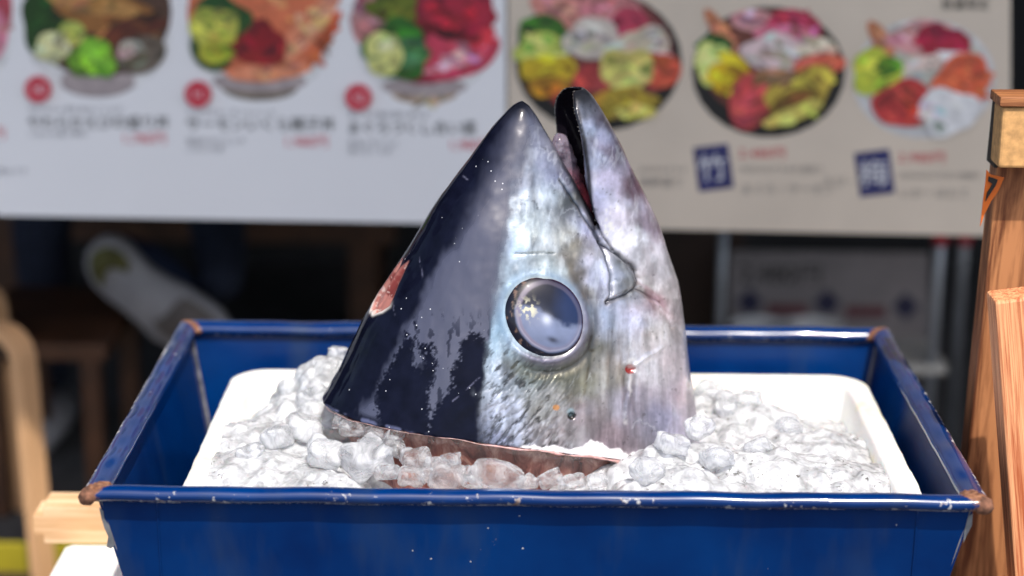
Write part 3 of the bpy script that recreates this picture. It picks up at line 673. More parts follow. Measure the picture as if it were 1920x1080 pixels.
# lower jaw: a trough with thin walls; mid rim point, ventral point, half width in pixels, wall thickness in pixels
jaw = [(1050, 690, 1288, 700, 120, 60), (1085, 610, 1277, 618, 112, 50), (1110, 540, 1267, 535, 100, 34), (1118, 470, 1249, 474, 90, 18), (1097, 418, 1230, 415, 84, 13), (1085, 372, 1212, 375, 82, 12),
       (1074, 323, 1185, 322, 79, 11), (1069, 270, 1158, 268, 78, 10), (1063, 226, 1134, 222, 72, 9), (1060, 196, 1116, 191, 56, 8), (1064, 176, 1105, 173, 38, 8), (1071, 166, 1094, 164, 20, 7)]
JW = spline(jaw, 60); NJ = 28; PXM = 1/1755.0
def jaw_ring(row):
    Lp, Rp = onmid(row[0], row[1]), onmid(row[2], row[3]); d = Rp-Lp; A = np.linalg.norm(d); d = d/A; b = row[4]*PXM; th = row[5]*PXM; P = []
    for k in range(NJ+1):
        t = math.pi*k/NJ; P.append(Lp + d*A*(math.sin(t)**.85) - HV*b*math.copysign(abs(math.cos(t))**.8, math.cos(t)))
    Ai, bi_ = max(A-th*1.3, A*.12), max(b-th, b*.25)
    for k in range(NJ, -1, -1):
        t = math.pi*k/NJ; P.append(Lp + d*(Ai*(math.sin(t)**.85)) - HV*bi_*math.copysign(abs(math.cos(t))**.8, math.cos(t)) )
    return P
jb = len(V); MJ = 2*(NJ+1)
for row in JW: V += jaw_ring(row)
for i in range(len(JW)-1):
    for k in range(MJ): Fc.append((jb+i*MJ+k, jb+i*MJ+(k+1) % MJ, jb+(i+1)*MJ+(k+1) % MJ, jb+(i+1)*MJ+k))
Fc.append(tuple(range(jb, jb+MJ))[::-1])
e0 = jb+(len(JW)-1)*MJ
# the closed tip of the jaw
Fc.append(tuple(range(e0, e0+MJ)))
raw = mesh('raw', V, Fc, M_dark)
bm = bmesh.new(); bm.from_mesh(raw.data); bmesh.ops.recalc_face_normals(bm, faces=bm.faces); bm.to_mesh(raw.data); bm.free()
VOX = .00135
rm = raw.modifiers.new('r', 'REMESH'); rm.mode = 'VOXEL'; rm.voxel_size = VOX; rm.use_smooth_shade = True
sm = raw.modifiers.new('s', 'SMOOTH'); sm.iterations = 5; sm.factor = .5
dg = bpy.context.evaluated_depsgraph_get(); hm = bpy.data.meshes.new_from_object(raw.evaluated_get(dg)); bpy.data.objects.remove(raw)
hm.name = 'tuna_head'
nv = len(hm.vertices); P = np.empty(nv*3, np.float32); hm.vertices.foreach_get('co', P); P = P.reshape(-1, 3).astype(float)
N = np.empty(nv*3, np.float32); hm.vertices.foreach_get('normal', N); N = N.reshape(-1, 3).astype(float)

# flank coordinates: where a point (or its mirror image on the far flank) sits on the near flank
lat = (P-HC) @ HV
Pm = P - HV*(2*np.maximum(lat, 0))[:, None]
qx, qy = project(Pm)
Nm = N - HV*(2*np.where(lat > 0, N @ HV, 0))[:, None]
def d_poly(pts, x=None, y=None):
    x = qx if x is None else x; y = qy if y is None else y
    d = np.full(len(x), 1e9)
    for (x0, y0), (x1, y1) in zip(pts[:-1], pts[1:]):
        vx, vy = x1-x0, y1-y0; t = np.clip(((x-x0)*vx+(y-y0)*vy)/(vx*vx+vy*vy+1e-9), 0, 1)
        d = np.minimum(d, np.hypot(x-x0-t*vx, y-y0-t*vy))
    return d
def inside(pts, x=None, y=None):
    x = qx if x is None else x; y = qy if y is None else y
    c = np.zeros(len(x), bool)
    for (x0, y0), (x1, y1) in zip(pts, pts[1:]+pts[:1]):
        c ^= ((y0 > y) != (y1 > y)) & (x < (x1-x0)*(y-y0)/(y1-y0+1e-12)+x0)
    return c
def sdf(pts):
    d = d_poly(pts+pts[:1]); return np.where(inside(pts), -d, d)
def sdf_at(pts, x, y):
    d = d_poly(pts+pts[:1], x, y); return np.where(inside(pts, x, y), -d, d)
nz = lambda s, o=3, sx=1., sy=1., off=0.: fbm(np.c_[qx*s*sx, qy*s*sy, np.full(nv, off)+lat*40], o)
# is this vertex on the outside of the jaw or in the mouth
inner = np.zeros(nv, bool)
mouth_dir = N @ HU
JL = np.array([onmid(r[0], r[1]) for r in JW]); JR = np.array([onmid(r[2], r[3]) for r in JW]); JB = JW[:, 4]*PXM
iz = np.clip(np.interp(P[:, 2], JL[:, 2], np.arange(len(JL))), 0, len(JL)-1).astype(int)
uu = (P-HC) @ HU; jc = (JL-HC) @ HU; je = (JR-HC) @ HU
fx = (uu-jc[iz])/np.maximum(je[iz]-jc[iz], 1e-4); fy = lat/np.maximum(JB[iz], 1e-4)
outward = N @ HU*np.clip(fx, 0, 1) + (N @ HV)*np.clip(fy, -1, 1)
zc = onmid(1130, 462)[2]
injaw = (P[:, 2] > zc-.02) & (uu > np.interp(P[:, 2], [onmid(1130, 465)[2], onmid(1060, 300)[2], onmid(1030, 200)[2]], [(onmid(1126, 462)-HC) @ HU, (onmid(1072, 300)-HC) @ HU, (onmid(1030, 200)-HC) @ HU])-.002)
inner = injaw & (outward < .05)

# --- relief
EX, EY, EA, EB, ET = 1017, 595, 75, 66, R_(52)
ex, ey = qx-EX, qy-EY; e1 = ex*math.cos(ET)+ey*math.sin(ET); e2 = -ex*math.sin(ET)+ey*math.cos(ET); er = np.hypot(e1/EA, e2/EB)*70
disp = np.zeros(nv)
mx_line = [(1050, 338), (1070, 366), (1090, 396), (1108, 426), (1126, 458), (1136, 480), (1142, 505), (1146, 530), (1145, 552), (1139, 568)]
plate = [(1052, 318), (1062, 322), (1081, 372), (1102, 409), (1126, 454), (1147, 470), (1179, 494), (1191, 510), (1195, 526), (1191, 541), (1172, 553), (1151, 561), (1143, 560)] + mx_line[::-1][2:]
out_line = [(1126, 454), (1147, 470), (1165, 482), (1181, 496), (1190, 509), (1195, 527), (1190, 541), (1172, 553), (1152, 561), (1140, 566)]
fold = [(1195, 541), (1215, 553), (1238, 566), (1252, 585), (1262, 612)]
sp_ = sdf(plate)
disp += .0022*smooth(4, -10, sp_)*(qy > 400)
uneven = .55+.9*nz(.05, 3, off=101.)
groove = lambda pts, w_, dpt: -dpt*uneven*np.exp(-(d_poly(pts, qx+5*(nz(.06, 2, off=102.)-.5), qy+5*(nz(.06, 2, off=103.)-.5))/(w_*uneven))**2)
disp += groove(mx_line, 3.2, .0016) + groove(out_line, 3.6, .0026) + groove(fold, 4.5, .0022)
disp += groove([(966, 475), (985, 476), (1010, 475), (1040, 474)], 2.2, .0005) + groove([(1118, 418), (1128, 440), (1140, 455), (1150, 468)], 3, .0018)
disp += groove([(1099, 740), (1105, 700), (1112, 660)], 5, .0008)
disp += -.0105*smooth(70, 54, er) + .0028*np.exp(-((er-83)/10)**2)*smooth(-10, 70, ex*.6+ey+10) + .0005*np.exp(-((er-78)/6)**2) - .0022*np.exp(-((er-100)/10)**2)*smooth(0, 60, ex+.6*ey)
wound = [(766, 489), (757, 510), (746, 534), (738, 558), (731, 574), (716, 584), (699, 590), (697, 578), (707, 559), (722, 541), (737, 519), (752, 500)]
wd = sdf(wound); disp += -.004*smooth(1, -7, wd)
disp += groove([(1240, 652), (1215, 668), (1188, 688)], 3, -.0012) + groove([(1183, 700), (1178, 750), (1172, 790)], 5, -.0008)
redspot = np.hypot(qx-1183, (qy-692)*1.1); disp += -.004*smooth(11, 5, redspot)
hole = np.hypot(qx-1072, qy-780); disp += -.003*smooth(8, 4, hole)
soft_ = 1+2.4*smooth(360, 240, qy)+.9*smooth(620, 520, qy)
silver = smooth(-11, 17, (qx-np.interp(qy, [200, 250, 300, 340, 390, 445, 490, 547, 600, 640, 680, 760, 850], [990, 984, 968, 962, 955, 943, 933, 922, 930, 915, 903, 898, 905]) + 20*(nz(.05, 4)-.5) + 26*(nz(.02, 3, 2.5, .5, 21.)-.5))/soft_)
rough_n = nz(.085, 4, 1.0, .45)
disp += (rough_n-.5)*.0006*silver*(~inner)
wr = np.abs(fbm(np.c_[(qx*.8+qy*.6)*.055, (qx*-.6+qy*.8)*.012, lat*20], 4)-.5)*2        # long folds on the cheek
cheek = smooth(640, 720, qy)*smooth(1110, 1010, qx)*silver
wr2 = np.abs(fbm(np.c_[(qx*.8+qy*.6)*.10, (qx*-.6+qy*.8)*.022, lat*20+5], 4)-.5)*2
disp += (-.0004*smooth(.14, .0, wr) - .0005*smooth(.16, .0, wr2))*cheek
st2 = fbm(np.c_[qx*.075, qy*.010, lat*20], 4)
disp += (st2-.5)*.0014*smooth(560, 640, qy)*smooth(1090, 1130, qx)
disp += (nz(.016, 3)-.5)*.0024 + (nz(.04, 3, 1.2, .5, 35.)-.5)*.0012*silver*(~inner)
P2 = P + N*disp[:, None]
hm.vertices.foreach_set('co', P2.astype(np.float32).ravel())

# --- pigment, with highlights, sheen and reflections painted in
cp = [(1010, 262, 128, 128, 150), (1062, 335, 120, 118, 150), (990, 335, 150, 156, 172), (1035, 300, 140, 140, 164), (1000, 420, 196, 204, 204), (958, 450, 160, 182, 204), (1050, 440, 196, 194, 182), (1030, 380, 188, 198, 206), (985, 375, 168, 180, 194),
      (1040, 505, 176, 186, 184), (1000, 535, 158, 160, 150), (965, 520, 166, 186, 200), (1078, 470, 160, 148, 122), (1078, 515, 92, 78, 58), (1066, 495, 120, 104, 76), (1100, 545, 120, 104, 86), (1048, 380, 120, 120, 112), (1062, 366, 90, 88, 84), (1105, 430, 174, 168, 200), (1122, 520, 216, 210, 236), (1100, 495, 214, 206, 220), (1160, 520, 186, 192, 220), (1165, 505, 128, 130, 132), (1180, 530, 140, 140, 140),
      (1090, 215, 104, 108, 124), (1100, 250, 168, 178, 206), (1110, 300, 160, 170, 204), (1122, 262, 150, 146, 178), (1135, 335, 186, 174, 206), (1165, 400, 206, 196, 214), (1190, 440, 236, 234, 244), (1212, 420, 160, 138, 160), (1150, 278, 116, 96, 120), (1190, 350, 112, 76, 92), (1222, 420, 130, 96, 110), (1088, 180, 52, 56, 66), (1130, 225, 96, 84, 100), (1120, 380, 176, 172, 210), (1150, 440, 214, 212, 232),
      (1225, 505, 206, 194, 202), (1252, 562, 214, 202, 200), (1238, 568, 206, 150, 160), (1215, 530, 216, 202, 196), (1130, 600, 172, 178, 202), (1180, 600, 192, 186, 206), (1230, 620, 222, 208, 204), (1262, 680, 212, 198, 202), (1288, 740, 196, 170, 180), (1150, 700, 160, 146, 132), (1112, 650, 112, 110, 98), (1060, 700, 106, 104, 84), (1000, 690, 132, 144, 138), (960, 650, 168, 190, 206), (940, 700, 142, 150, 162),
      (950, 780, 176, 182, 202), (1020, 755, 160, 156, 150), (1100, 780, 162, 142, 146), (1180, 760, 176, 164, 182), (1240, 780, 172, 162, 192), (1210, 690, 222, 214, 220), (1060, 820, 166, 152, 154), (1150, 830, 172, 146, 154), (930, 610, 146, 184, 208), (920, 830, 120, 124, 152), (1095, 600, 150, 164, 182), (1010, 650, 140, 160, 170), (1090, 720, 150, 140, 112)]
cpx = np.array(cp, float); lc = np.array([lin(*c[2:]) for c in cp])
wx = qx + 34*(nz(.03, 3)-.5); wy = qy + 34*(nz(.03, 3, off=9.)-.5)
num = np.zeros((nv, 3)); den = np.zeros(nv)
for (x, y), c in zip(cpx[:, :2], lc):
    k_ = 1/((wx-x)**2+(wy-y)**2+120)**1.7; num += k_[:, None]*c; den += k_
col = num/den[:, None]
streak = np.where(qy < 560, nz(.05, 4, 1.0, .35), st2)
col = .92*col**1.10*(1+.35*smooth(1100, 1140, qx)*smooth(560, 480, qy)*smooth(-2, 12, sp_))[:, None]  # lower jaw brightened: its highlights go into the colour
strength = 1.15
col *= (1+strength*(streak-.5)*1.5)[:, None]
col *= (1+.5*(nz(.16, 3)-.5))[:, None]
light_ = smooth(.56, .74, nz(.06, 4, 1.3, .4, 31.))*silver*smooth(690, 560, qy); col = col + light_[:, None]*.16  # random pale patches painted on as sheen
scr = smooth(.10, .0, np.abs(fbm(np.c_[(qx+.3*qy)*.05, (qy-.3*qx)*.02, lat*20+9], 4)-.5)*2)*smooth(.5, .62, nz(.02, 3, off=33.))*silver; col = col + scr[:, None]*.14
# iridescent drift between lilac and pale green-blue
ir = nz(.022, 3, off=4.)-.5
col *= np.c_[1+.16*ir, 1-.08*ir, 1-.10*ir]
grey_ = col.mean(1, keepdims=True); col = (grey_ + (col-grey_)*.66)*np.array((.95, 1.0, 1.04))
# black flecks between the small scales on the cheek
fl = smooth(.60, .68, fbm(np.c_[(qx*.7+qy*.7)*.11, (qx*-.7+qy*.7)*.045, lat*30], 3))*smooth(1120, 960, qx)*smooth(600, 690, qy)*smooth(860, 760, qy)
col = col*(1-.85*fl)[:, None]
fl2 = smooth(.74, .80, nz(.13, 3, off=2.))*.4; col = col*(1-fl2)[:, None]
fl3 = smooth(.16, .03, wr2)*cheek*smooth(.42, .6, nz(.03, 3, off=70.)); col = col*(1-.7*fl3)[:, None]
# pale flesh wound, red puncture, spots, darker grooves
def blend(m, c):
    global col
    m = np.clip(m, 0, 1)[:, None]; col = col*(1-m)+np.array(c)*m
back_c = np.array((.0042, .0052, .0135)); 
backm = 1-silver
ed = smooth(0, 1, backm + .0)
col = col*(1-ed[:, None]) + (back_c[None, :]*(1+.9*(nz(.05, 3, off=3.)[:, None]-.5)))*ed[:, None]
# snout and jaw tips are dark, so is the belly line of the jaw
tipd = smooth(232, 196, qy + 10*(nz(.06)-.5))*(qx < 1030); blend(tipd*.9, (.006, .007, .012))
tipj = smooth(206, 172, qy + 12*(nz(.06, off=5.)-.5))*(qx > 1040); blend(tipj*.85, (.012, .013, .018))
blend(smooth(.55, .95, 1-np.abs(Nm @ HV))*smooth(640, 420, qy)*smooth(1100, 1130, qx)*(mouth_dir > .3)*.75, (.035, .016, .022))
pl_in = smooth(3, -7, sp_)*(qy > 430); col = col*(1-.42*pl_in*(.4+1.2*nz(.05, 3, off=104.)))[:, None]
blend(np.exp(-(d_poly(mx_line, qx+5*(nz(.06, 2, off=102.)-.5), qy+5*(nz(.06, 2, off=103.)-.5))/(2.6*uneven))**2)*.85, (.012, .022, .04)); blend(np.exp(-(d_poly(out_line, qx+5*(nz(.06, 2, off=102.)-.5), qy+5*(nz(.06, 2, off=103.)-.5))/(2.8*uneven))**2)*.95, (.010, .009, .012)); blend(np.exp(-(d_poly(fold[:3], qx+5*(nz(.06, 2, off=102.)-.5), qy+5*(nz(.06, 2, off=103.)-.5))/(2.2*uneven))**2)*.8, (.02, .012, .014))
blend(np.exp(-(d_poly([(966, 475), (985, 476), (1010, 475), (1040, 474)])/1.3)**2)*.7, (.03, .045, .05))
blend(np.exp(-(d_poly([(1118, 418), (1128, 440), (1140, 455), (1150, 468)])/2)**2)*.8, (.015, .015, .02))
pinkfold = [(1197, 530), (1215, 535), (1245, 560), (1258, 590), (1240, 575), (1215, 553)]; blend(smooth(3, -5, sdf(pinkfold))*.5*(.4+.9*nz(.06, 3, off=120.)), lin(176, 136, 146))
lipm = np.exp(-(d_poly([(1000, 208), (1028, 246), (1062, 318), (1092, 374), (1126, 456), (1160, 480)])/5.0)**2); blend(lipm*.8, (.012, .014, .024))
jrim = [(1062, 178), (1078, 190), (1086, 222), (1095, 262), (1103, 323), (1108, 384), (1119, 428)]
blend(np.exp(-((d_poly(jrim)-1)/3.6)**2)*.95, (.012, .012, .017))
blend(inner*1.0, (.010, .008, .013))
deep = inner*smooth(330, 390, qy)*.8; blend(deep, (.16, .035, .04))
# eye socket skin: blue-white lid above, lilac fold below, olive and black bruise beyond
ang = smooth(-.2, .7, (ex*.55+ey*.83)/np.maximum(np.hypot(ex, ey), 1))
lid = np.exp(-((er-81)/9)**2); lid = lid*(.55+.9*nz(.05, 3, off=92.)).clip(0, 1); blend(lid*(1-ang)*.6, lin(126, 150, 172)); blend(lid*ang*.8, lin(108, 102, 120))
blend(np.exp(-((er-103)/8)**2)*smooth(.1, .8, (ex*.8+ey*.6)/np.maximum(np.hypot(ex, ey), 1))*.75, (.03, .03, .035))
blend(np.exp(-((er-112)/12)**2)*smooth(.3, .9, (ex*.15+ey)/np.maximum(np.hypot(ex, ey), 1))*.5, lin(78, 76, 56))
blend(smooth(72, 66, er), (.012, .012, .022))
wn = nz(.09, 3, off=6.)
blend(smooth(2, -2, wd), lin(168, 112, 104)); blend(smooth(2, -4, wd)*smooth(.44, .60, nz(.045, 3, off=6.)), lin(112, 52, 50)); blend(smooth(2, -4, wd)*smooth(.62, .7, nz(.14, 3, off=80.)), lin(196, 170, 162)); blend(np.exp(-((wd-1)/2.4)**2)*smooth(560, 592, qy)*.9, lin(220, 214, 208))
blend(smooth(12, 8, redspot), lin(150, 40, 34)); blend(np.exp(-((np.hypot(qx-1186, qy-680)-6)/4)**2)*.7, lin(225, 222, 220))
for pl_, w_ in (([(1242, 650), (1215, 668), (1190, 686)], 3.0), ([(1238, 662), (1210, 680), (1192, 696)], 3.5), ([(1183, 704), (1178, 750), (1172, 792)], 4)): blend(np.exp(-(d_poly(pl_, qx+8*(nz(.09, 3, off=90.)-.5), qy)/w_)**2)*.8*smooth(.38, .6, nz(.08, 3, off=91.)), lin(222, 218, 220))
blend(smooth(8, 5, np.hypot(qx-1043, (qy-764)*1.2)), lin(170, 118, 70)); blend(smooth(10, 6, hole+4*(wn-.5)), (.012, .010, .008)); blend(np.exp(-((np.hypot(qx-1070, qy-772)-3)/4)**2)*.6, lin(150, 180, 190))
# ragged white membrane where the skin was cut
cutx = np.array([601, 641, 723, 804, 906, 967, 1008, 1090, 1191, 1300]); cuty = np.array([756, 776, 800, 822, 846, 856, 855, 861, 868, 872])
cd = np.interp(qx, cutx, cuty)-qy
fr = np.interp(qx, [600, 800, 905, 960, 1000, 1060, 1110, 1150, 1200, 1300], [3, 5, 8, 12, 22, 20, 34, 22, 18, 12])
memb = smooth(2, -3, cd - fr*(.45+1.1*nz(.055, 3, off=8.)))
bottom = N[:, 2] < -.8
blend(memb*smooth(800, 960, qx)*.95, lin(236, 232, 234)); blend(memb*(1-smooth(800, 960, qx))*.55*smooth(.42, .62, nz(.07, 3, off=121.)), lin(110, 116, 150))
blend(smooth(3, 0, cd)*.0 + bottom*(P[:, 2] < .03)*1.0, lin(150, 70, 58))
col = np.clip(col, .002, .95)

meta = silver*.55*(1-tipd)*(1-.8*tipj)*(1-.6*smooth(340, 260, qy)*(qx < 1045))*(1-inner)*(1-.6*smooth(4, -6, sp_))*(1-memb)*smooth(72, 80, er)*(wd > 0)
memb_ = smooth(18, 4, cd)
sky_refl = nz(.012, 4, .9, .35, off=11.)                      # mostly sky reflection painted into the back's colour with dried slime, in tongues
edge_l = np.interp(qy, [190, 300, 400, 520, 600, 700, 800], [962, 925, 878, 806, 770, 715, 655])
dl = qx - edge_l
dk1 = [(774, 599), (780, 617), (776, 637), (768, 629), (759, 626), (754, 647), (738, 667), (720, 700), (707, 724), (703, 765), (712, 800), (756, 830), (806, 850), (803, 747), (809, 718), (820, 688), (815, 659), (811, 638), (800, 646), (784, 644)]  # outlines of dark reflections, kept out of the painted grey
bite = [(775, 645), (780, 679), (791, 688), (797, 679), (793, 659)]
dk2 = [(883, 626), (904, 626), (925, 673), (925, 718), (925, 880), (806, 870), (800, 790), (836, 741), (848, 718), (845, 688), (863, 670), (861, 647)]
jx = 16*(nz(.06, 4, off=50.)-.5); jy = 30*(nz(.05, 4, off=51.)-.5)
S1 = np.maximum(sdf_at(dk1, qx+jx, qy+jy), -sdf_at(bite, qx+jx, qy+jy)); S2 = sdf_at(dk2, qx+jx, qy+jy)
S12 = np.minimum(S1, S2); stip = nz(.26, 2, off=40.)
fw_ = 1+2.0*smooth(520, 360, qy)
sky_reflm = smooth(-8, 16, (dl+34*(nz(.02, off=13.)-.5)+14*(nz(.09, 3, 1.0, .4, 15.)-.5))/fw_)*backm*smooth(-3, 4, S12 + 34*np.maximum(0, .5-np.abs(S12+6)/34)*(stip-.5)*2.0)
sky_reflm *= 1-.75*smooth(.60, .66, nz(.12, 3, 1.0, .4, 55.))*smooth(560, 640, qy)
sky_reflm *= (1-.9*memb_*(qx < 930))*(1-tipd)
sky_reflm = np.clip(sky_reflm*(.72+.5*nz(.035, 4, 1.0, .22, 60.)), 0, 1)
rgh = .33 - .16*(nz(.1, 3, off=14.)-.5)
rgh = np.where(backm > .5, .08 + .26*sky_reflm, rgh)
rgh = np.where(inner, .12, rgh)
for pl_ in ([(868, 330), (876, 336)], [(812, 345), (815, 358), (821, 366)], [(784, 480), (790, 505), (792, 520)], [(850, 752), (880, 726), (900, 708)], [(735, 560), (741, 590)], [(880, 486), (876, 497)]): blend(np.exp(-(d_poly(pl_, qx+5*(nz(.1, 2)-.5), qy)/1.2)**2)*backm*.40*smooth(.35, .6, nz(.12, 2, off=44.)), lin(130, 132, 160))
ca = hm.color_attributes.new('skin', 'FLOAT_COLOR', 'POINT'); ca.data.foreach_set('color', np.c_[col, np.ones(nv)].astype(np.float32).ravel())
for nm, arr in (('metal', meta), ('rgh', rgh), ('back', backm*(~inner)), ('sky_refl', sky_reflm), ('coat', (1-.6*tipd)*np.where(inner, .3, .03*backm + .42*silver + .40*sky_reflm)), ('spec', .5*silver + .07*backm + .4*sky_reflm)):
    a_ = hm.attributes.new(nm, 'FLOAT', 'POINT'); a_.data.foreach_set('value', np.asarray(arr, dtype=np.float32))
def skin_mat():
    m, t, b = bsdf('tuna_skin'); v = coords(t)
    A = {}
    for n_ in ('skin', 'metal', 'rgh', 'back', 'sky_refl', 'coat', 'spec'):
        a_ = t.nodes.new('ShaderNodeAttribute'); a_.attribute_name = n_; A[n_] = a_
    vo = node(t, 'ShaderNodeTexVoronoi', Scale=140.0); t.links.new(v, vo.inputs['Vector'])
    dots = mth(t, 'MULTIPLY', mth(t, 'LESS_THAN', vo.outputs['Distance'], .095), mth(t, 'GREATER_THAN', noise(t, v, 28, 2), .56))
    dots = mth(t, 'MULTIPLY', dots, A['back'].outputs['Fac'])
    fine = noise(t, v, 420, 3)
    c2 = mix(t, mth(t, 'MULTIPLY', A['sky_refl'].outputs['Fac'], .92), A['skin'].outputs['Color'], (.056, .060, .098))
    c3 = mix(t, dots, c2, (.55, .56, .60))
    t.links.new(c3, b.inputs['Base Color']); t.links.new(A['metal'].outputs['Fac'], b.inputs['Metallic']); t.links.new(A['rgh'].outputs['Fac'], b.inputs['Roughness'])
    setp(b, coatr=.07)
    t.links.new(A['coat'].outputs['Fac'], b.inputs['Coat Weight']); t.links.new(A['spec'].outputs['Fac'], b.inputs['Specular IOR Level'])
    h = mth(t, 'ADD', mth(t, 'MULTIPLY', fine, .35), mth(t, 'MULTIPLY', noise(t, v, 150, 4), .65))
    hs = mth(t, 'MULTIPLY', h, mth(t, 'SUBTRACT', 1.0, mth(t, 'MULTIPLY', A['back'].outputs['Fac'], .85)))
    bump(t, b, hs, .32, .0008); return m
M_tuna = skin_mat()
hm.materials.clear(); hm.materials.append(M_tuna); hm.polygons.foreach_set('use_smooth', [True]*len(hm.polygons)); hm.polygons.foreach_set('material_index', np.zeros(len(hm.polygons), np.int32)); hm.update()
base = np.array([-.01, .27, -.07])
hm.transform(Matrix.Translation(tuple(-base)))
head = link(bpy.data.objects.new('tuna_head', hm)); head.location = tuple(base)
tag(head, 'large severed tuna head, snout up and mouth open, standing in crushed ice', 'fish head')
def hd(o): return rel(o, head)

# --- eye: a flattened ball in the socket, with pupil, cloudy lens and pale iris
front = np.hypot(qx-EX, qy-EY) < 120
near = front & (lat < 0)
rr = (np.abs(er-84) < 8) & near
ec = P2[rr].mean(axis=0); en = N[rr].mean(axis=0); en /= np.linalg.norm(en)
def eye_mat():
    m, t, b = bsdf('fish_eye'); a_ = t.nodes.new('ShaderNodeAttribute'); a_.attribute_name = 'eye'
    t.links.new(a_.outputs['Color'], b.inputs['Base Color']); setp(b, rough=.35, spec=.2, coat=.7, coatr=.012); b.inputs['Coat IOR'].default_value = 1.33
    return m
M_eye = eye_mat()
def make_eye(mirror):
    c = Vector(ec); n_ = Vector(en)
    hv = Vector(HV)
    if mirror:
        c = c - hv*(2*((c-Vector(HC)).dot(hv))); n_ = n_ - hv*(2*n_.dot(hv))
    xr = Vector(cr); x = (xr - n_*xr.dot(n_)).normalized(); y = n_.cross(x)
    if y.z < 0: y = -y
    r = 74*PXM*1.06; V = []; Fc = []; C_ = []
    nr, na = 60, 120
    for i in range(nr+1):
        f = i/nr*1.06; hgt = .0150*math.sqrt(max(0, 1-min(f, 1)**3.0)) - (.006 if f > 1 else 0)
        for k in range(na):
            g = 2*math.pi*k/na; a1, a2 = f*math.cos(g), f*math.sin(g); X_ = a1*(75/70)*math.cos(ET)+a2*(66/70)*math.sin(ET); Y_ = -a1*(75/70)*math.sin(ET)+a2*(66/70)*math.cos(ET)
            V.append(c + x*(r*X_) + y*(r*Y_) + n_*(hgt-.0075))
    for i in range(nr):
        for k in range(na): Fc.append((i*na+k, i*na+(k+1) % na, (i+1)*na+(k+1) % na, (i+1)*na+k))
    Fc = [f_ for f_ in Fc]
    o = mesh('eye', V, Fc, M_eye, None, True)
    i_, k_ = np.divmod(np.arange(len(V)), na); f = i_/nr*1.06; g = 2*np.pi*k_/na; X = f*np.cos(g)*math.cos(ET)+f*np.sin(g)*math.sin(ET); Y = -f*np.cos(g)*math.sin(ET)+f*np.sin(g)*math.cos(ET)
    n1 = fbm(np.c_[X*4, Y*4, X*0+3], 4); n2 = fbm(np.c_[X*14, Y*14, X*0], 3)
    colr = np.tile(np.array(lin(10, 14, 34)), (len(V), 1))
    def bl_(mk, c_):
        nonlocal colr
        mk = np.clip(mk, 0, 1)[:, None]; colr = colr*(1-mk)+np.array(c_)*mk
    px_, py_ = X*1.0+.02, Y*1.0; rp = np.hypot(X-.02, Y+.02)
    up_ = smooth(-.05, .09, Y*.92+X*.22+.22*(n1-.5)-.02+.10*np.sin(X*4.5))            # dark pupil above; below, cloudiness with sky reflection painted in
    dk_ = np.array(lin(10, 13, 30))+(np.array(lin(24, 38, 72))-np.array(lin(10, 13, 30)))*smooth(-.1, .45, X-.35*Y+.3*(n1-.5))[:, None]
    lo_ = np.array(lin(104, 114, 142))*(.72+.55*n1)[:, None]
    colr = dk_*up_[:, None] + lo_*(1-up_)[:, None]
    bl_(np.exp(-(np.hypot(X+.32, Y+.04)/.26)**2)*.45, lin(122, 126, 144))
    bl_(np.exp(-(np.hypot(X+.04, Y+.06)/.11)**2)*.75, lin(196, 202, 218))  # bright highlight painted at the middle of the lens
    rq = np.hypot((X-.05)*1.02, (Y-.03)*1.02)+.05*(n1-.5)                      # the lens sits off centre in the eyeball
    bl_(smooth(.68, .73, rq)*smooth(.84, .78, rq)*(.25+.55*smooth(.4, -.6, X+.2*Y)), lin(120, 112, 130))
    bl_(np.exp(-((rq-.78)/.018)**2)*.35*smooth(.2, -.5, Y), lin(170, 168, 184))
    bl_(smooth(.80, .86, rq)*.97, lin(12, 12, 26))
    bl_(smooth(.80, .88, rq)*smooth(-.1, .6, X*.8+Y*.4)*.7, lin(62, 34, 54))
    bl_(smooth(.58, .64, n2)*smooth(.84, .9, rq)*smooth(.1, -.4, X)*.7, lin(120, 96, 84))
    bl_(smooth(.97, 1.02, f)*.8, lin(120, 128, 150))
    bl_(smooth(.52, .60, n2)*np.exp(-(np.hypot(X+.46, Y-.14)/.19)**2)*1.3, lin(196, 192, 166))
    bl_(np.exp(-(np.hypot((X-.06)/1.8+(Y+.46)*.3, Y+.50)/.07)**2)*.85, lin(26, 30, 48))
    a_ = o.data.color_attributes.new('eye', 'FLOAT_COLOR', 'POINT'); a_.data.foreach_set('color', np.c_[colr, np.ones(len(V))].astype(np.float32).ravel())
    return hd(o)
make_eye(False); make_eye(True)

# --- flesh below the cut, tongue, teeth
def flesh_mat():
    m, t, b = bsdf('raw_flesh'); v = coords(t, (1, 1, .4)); f = noise(t, v, 60, 5, .6, .8)
    t.links.new(ramp(t, f, [(.34, (.060, .014, .011)), (.5, (.19, .062, .046)), (.66, (.36, .19, .145))]), b.inputs['Base Color'])
    setp(b, rough=.18, sss=.1, ssss=.006, coat=.8); bump(t, b, f, .7, .006); return m
M_flesh = flesh_mat()
V = []; Fc = []
r0_ = ring_pts(UP[0], .020, .965); r1_ = ring_pts(UP[0], .020, .95)
cen = np.mean(r0_, axis=0)
lv = [(r0_, .000), (r1_, -.014), (r1_, -.035), (r1_, -.075)]
zmin = FZB+.034
for j, (rg, dz) in enumerate(lv):
    sc = (1.0, .97, .93, .86)[j]
    for k, p in enumerate(rg):
        dcut = smooth(.03, .16, np.array([(p-HC) @ HU]))[0]     # the gill side is hollowed back
        q = cen + (p-cen)*(sc - (.16*dcut if j else .0)); V.append((q[0], q[1], max(q[2]+dz+.002*math.sin(k*.9+j), zmin)))
for j in range(len(lv)-1):
    for k in range(NR): Fc.append((j*NR+k, j*NR+(k+1) % NR, (j+1)*NR+(k+1) % NR, (j+1)*NR+k))
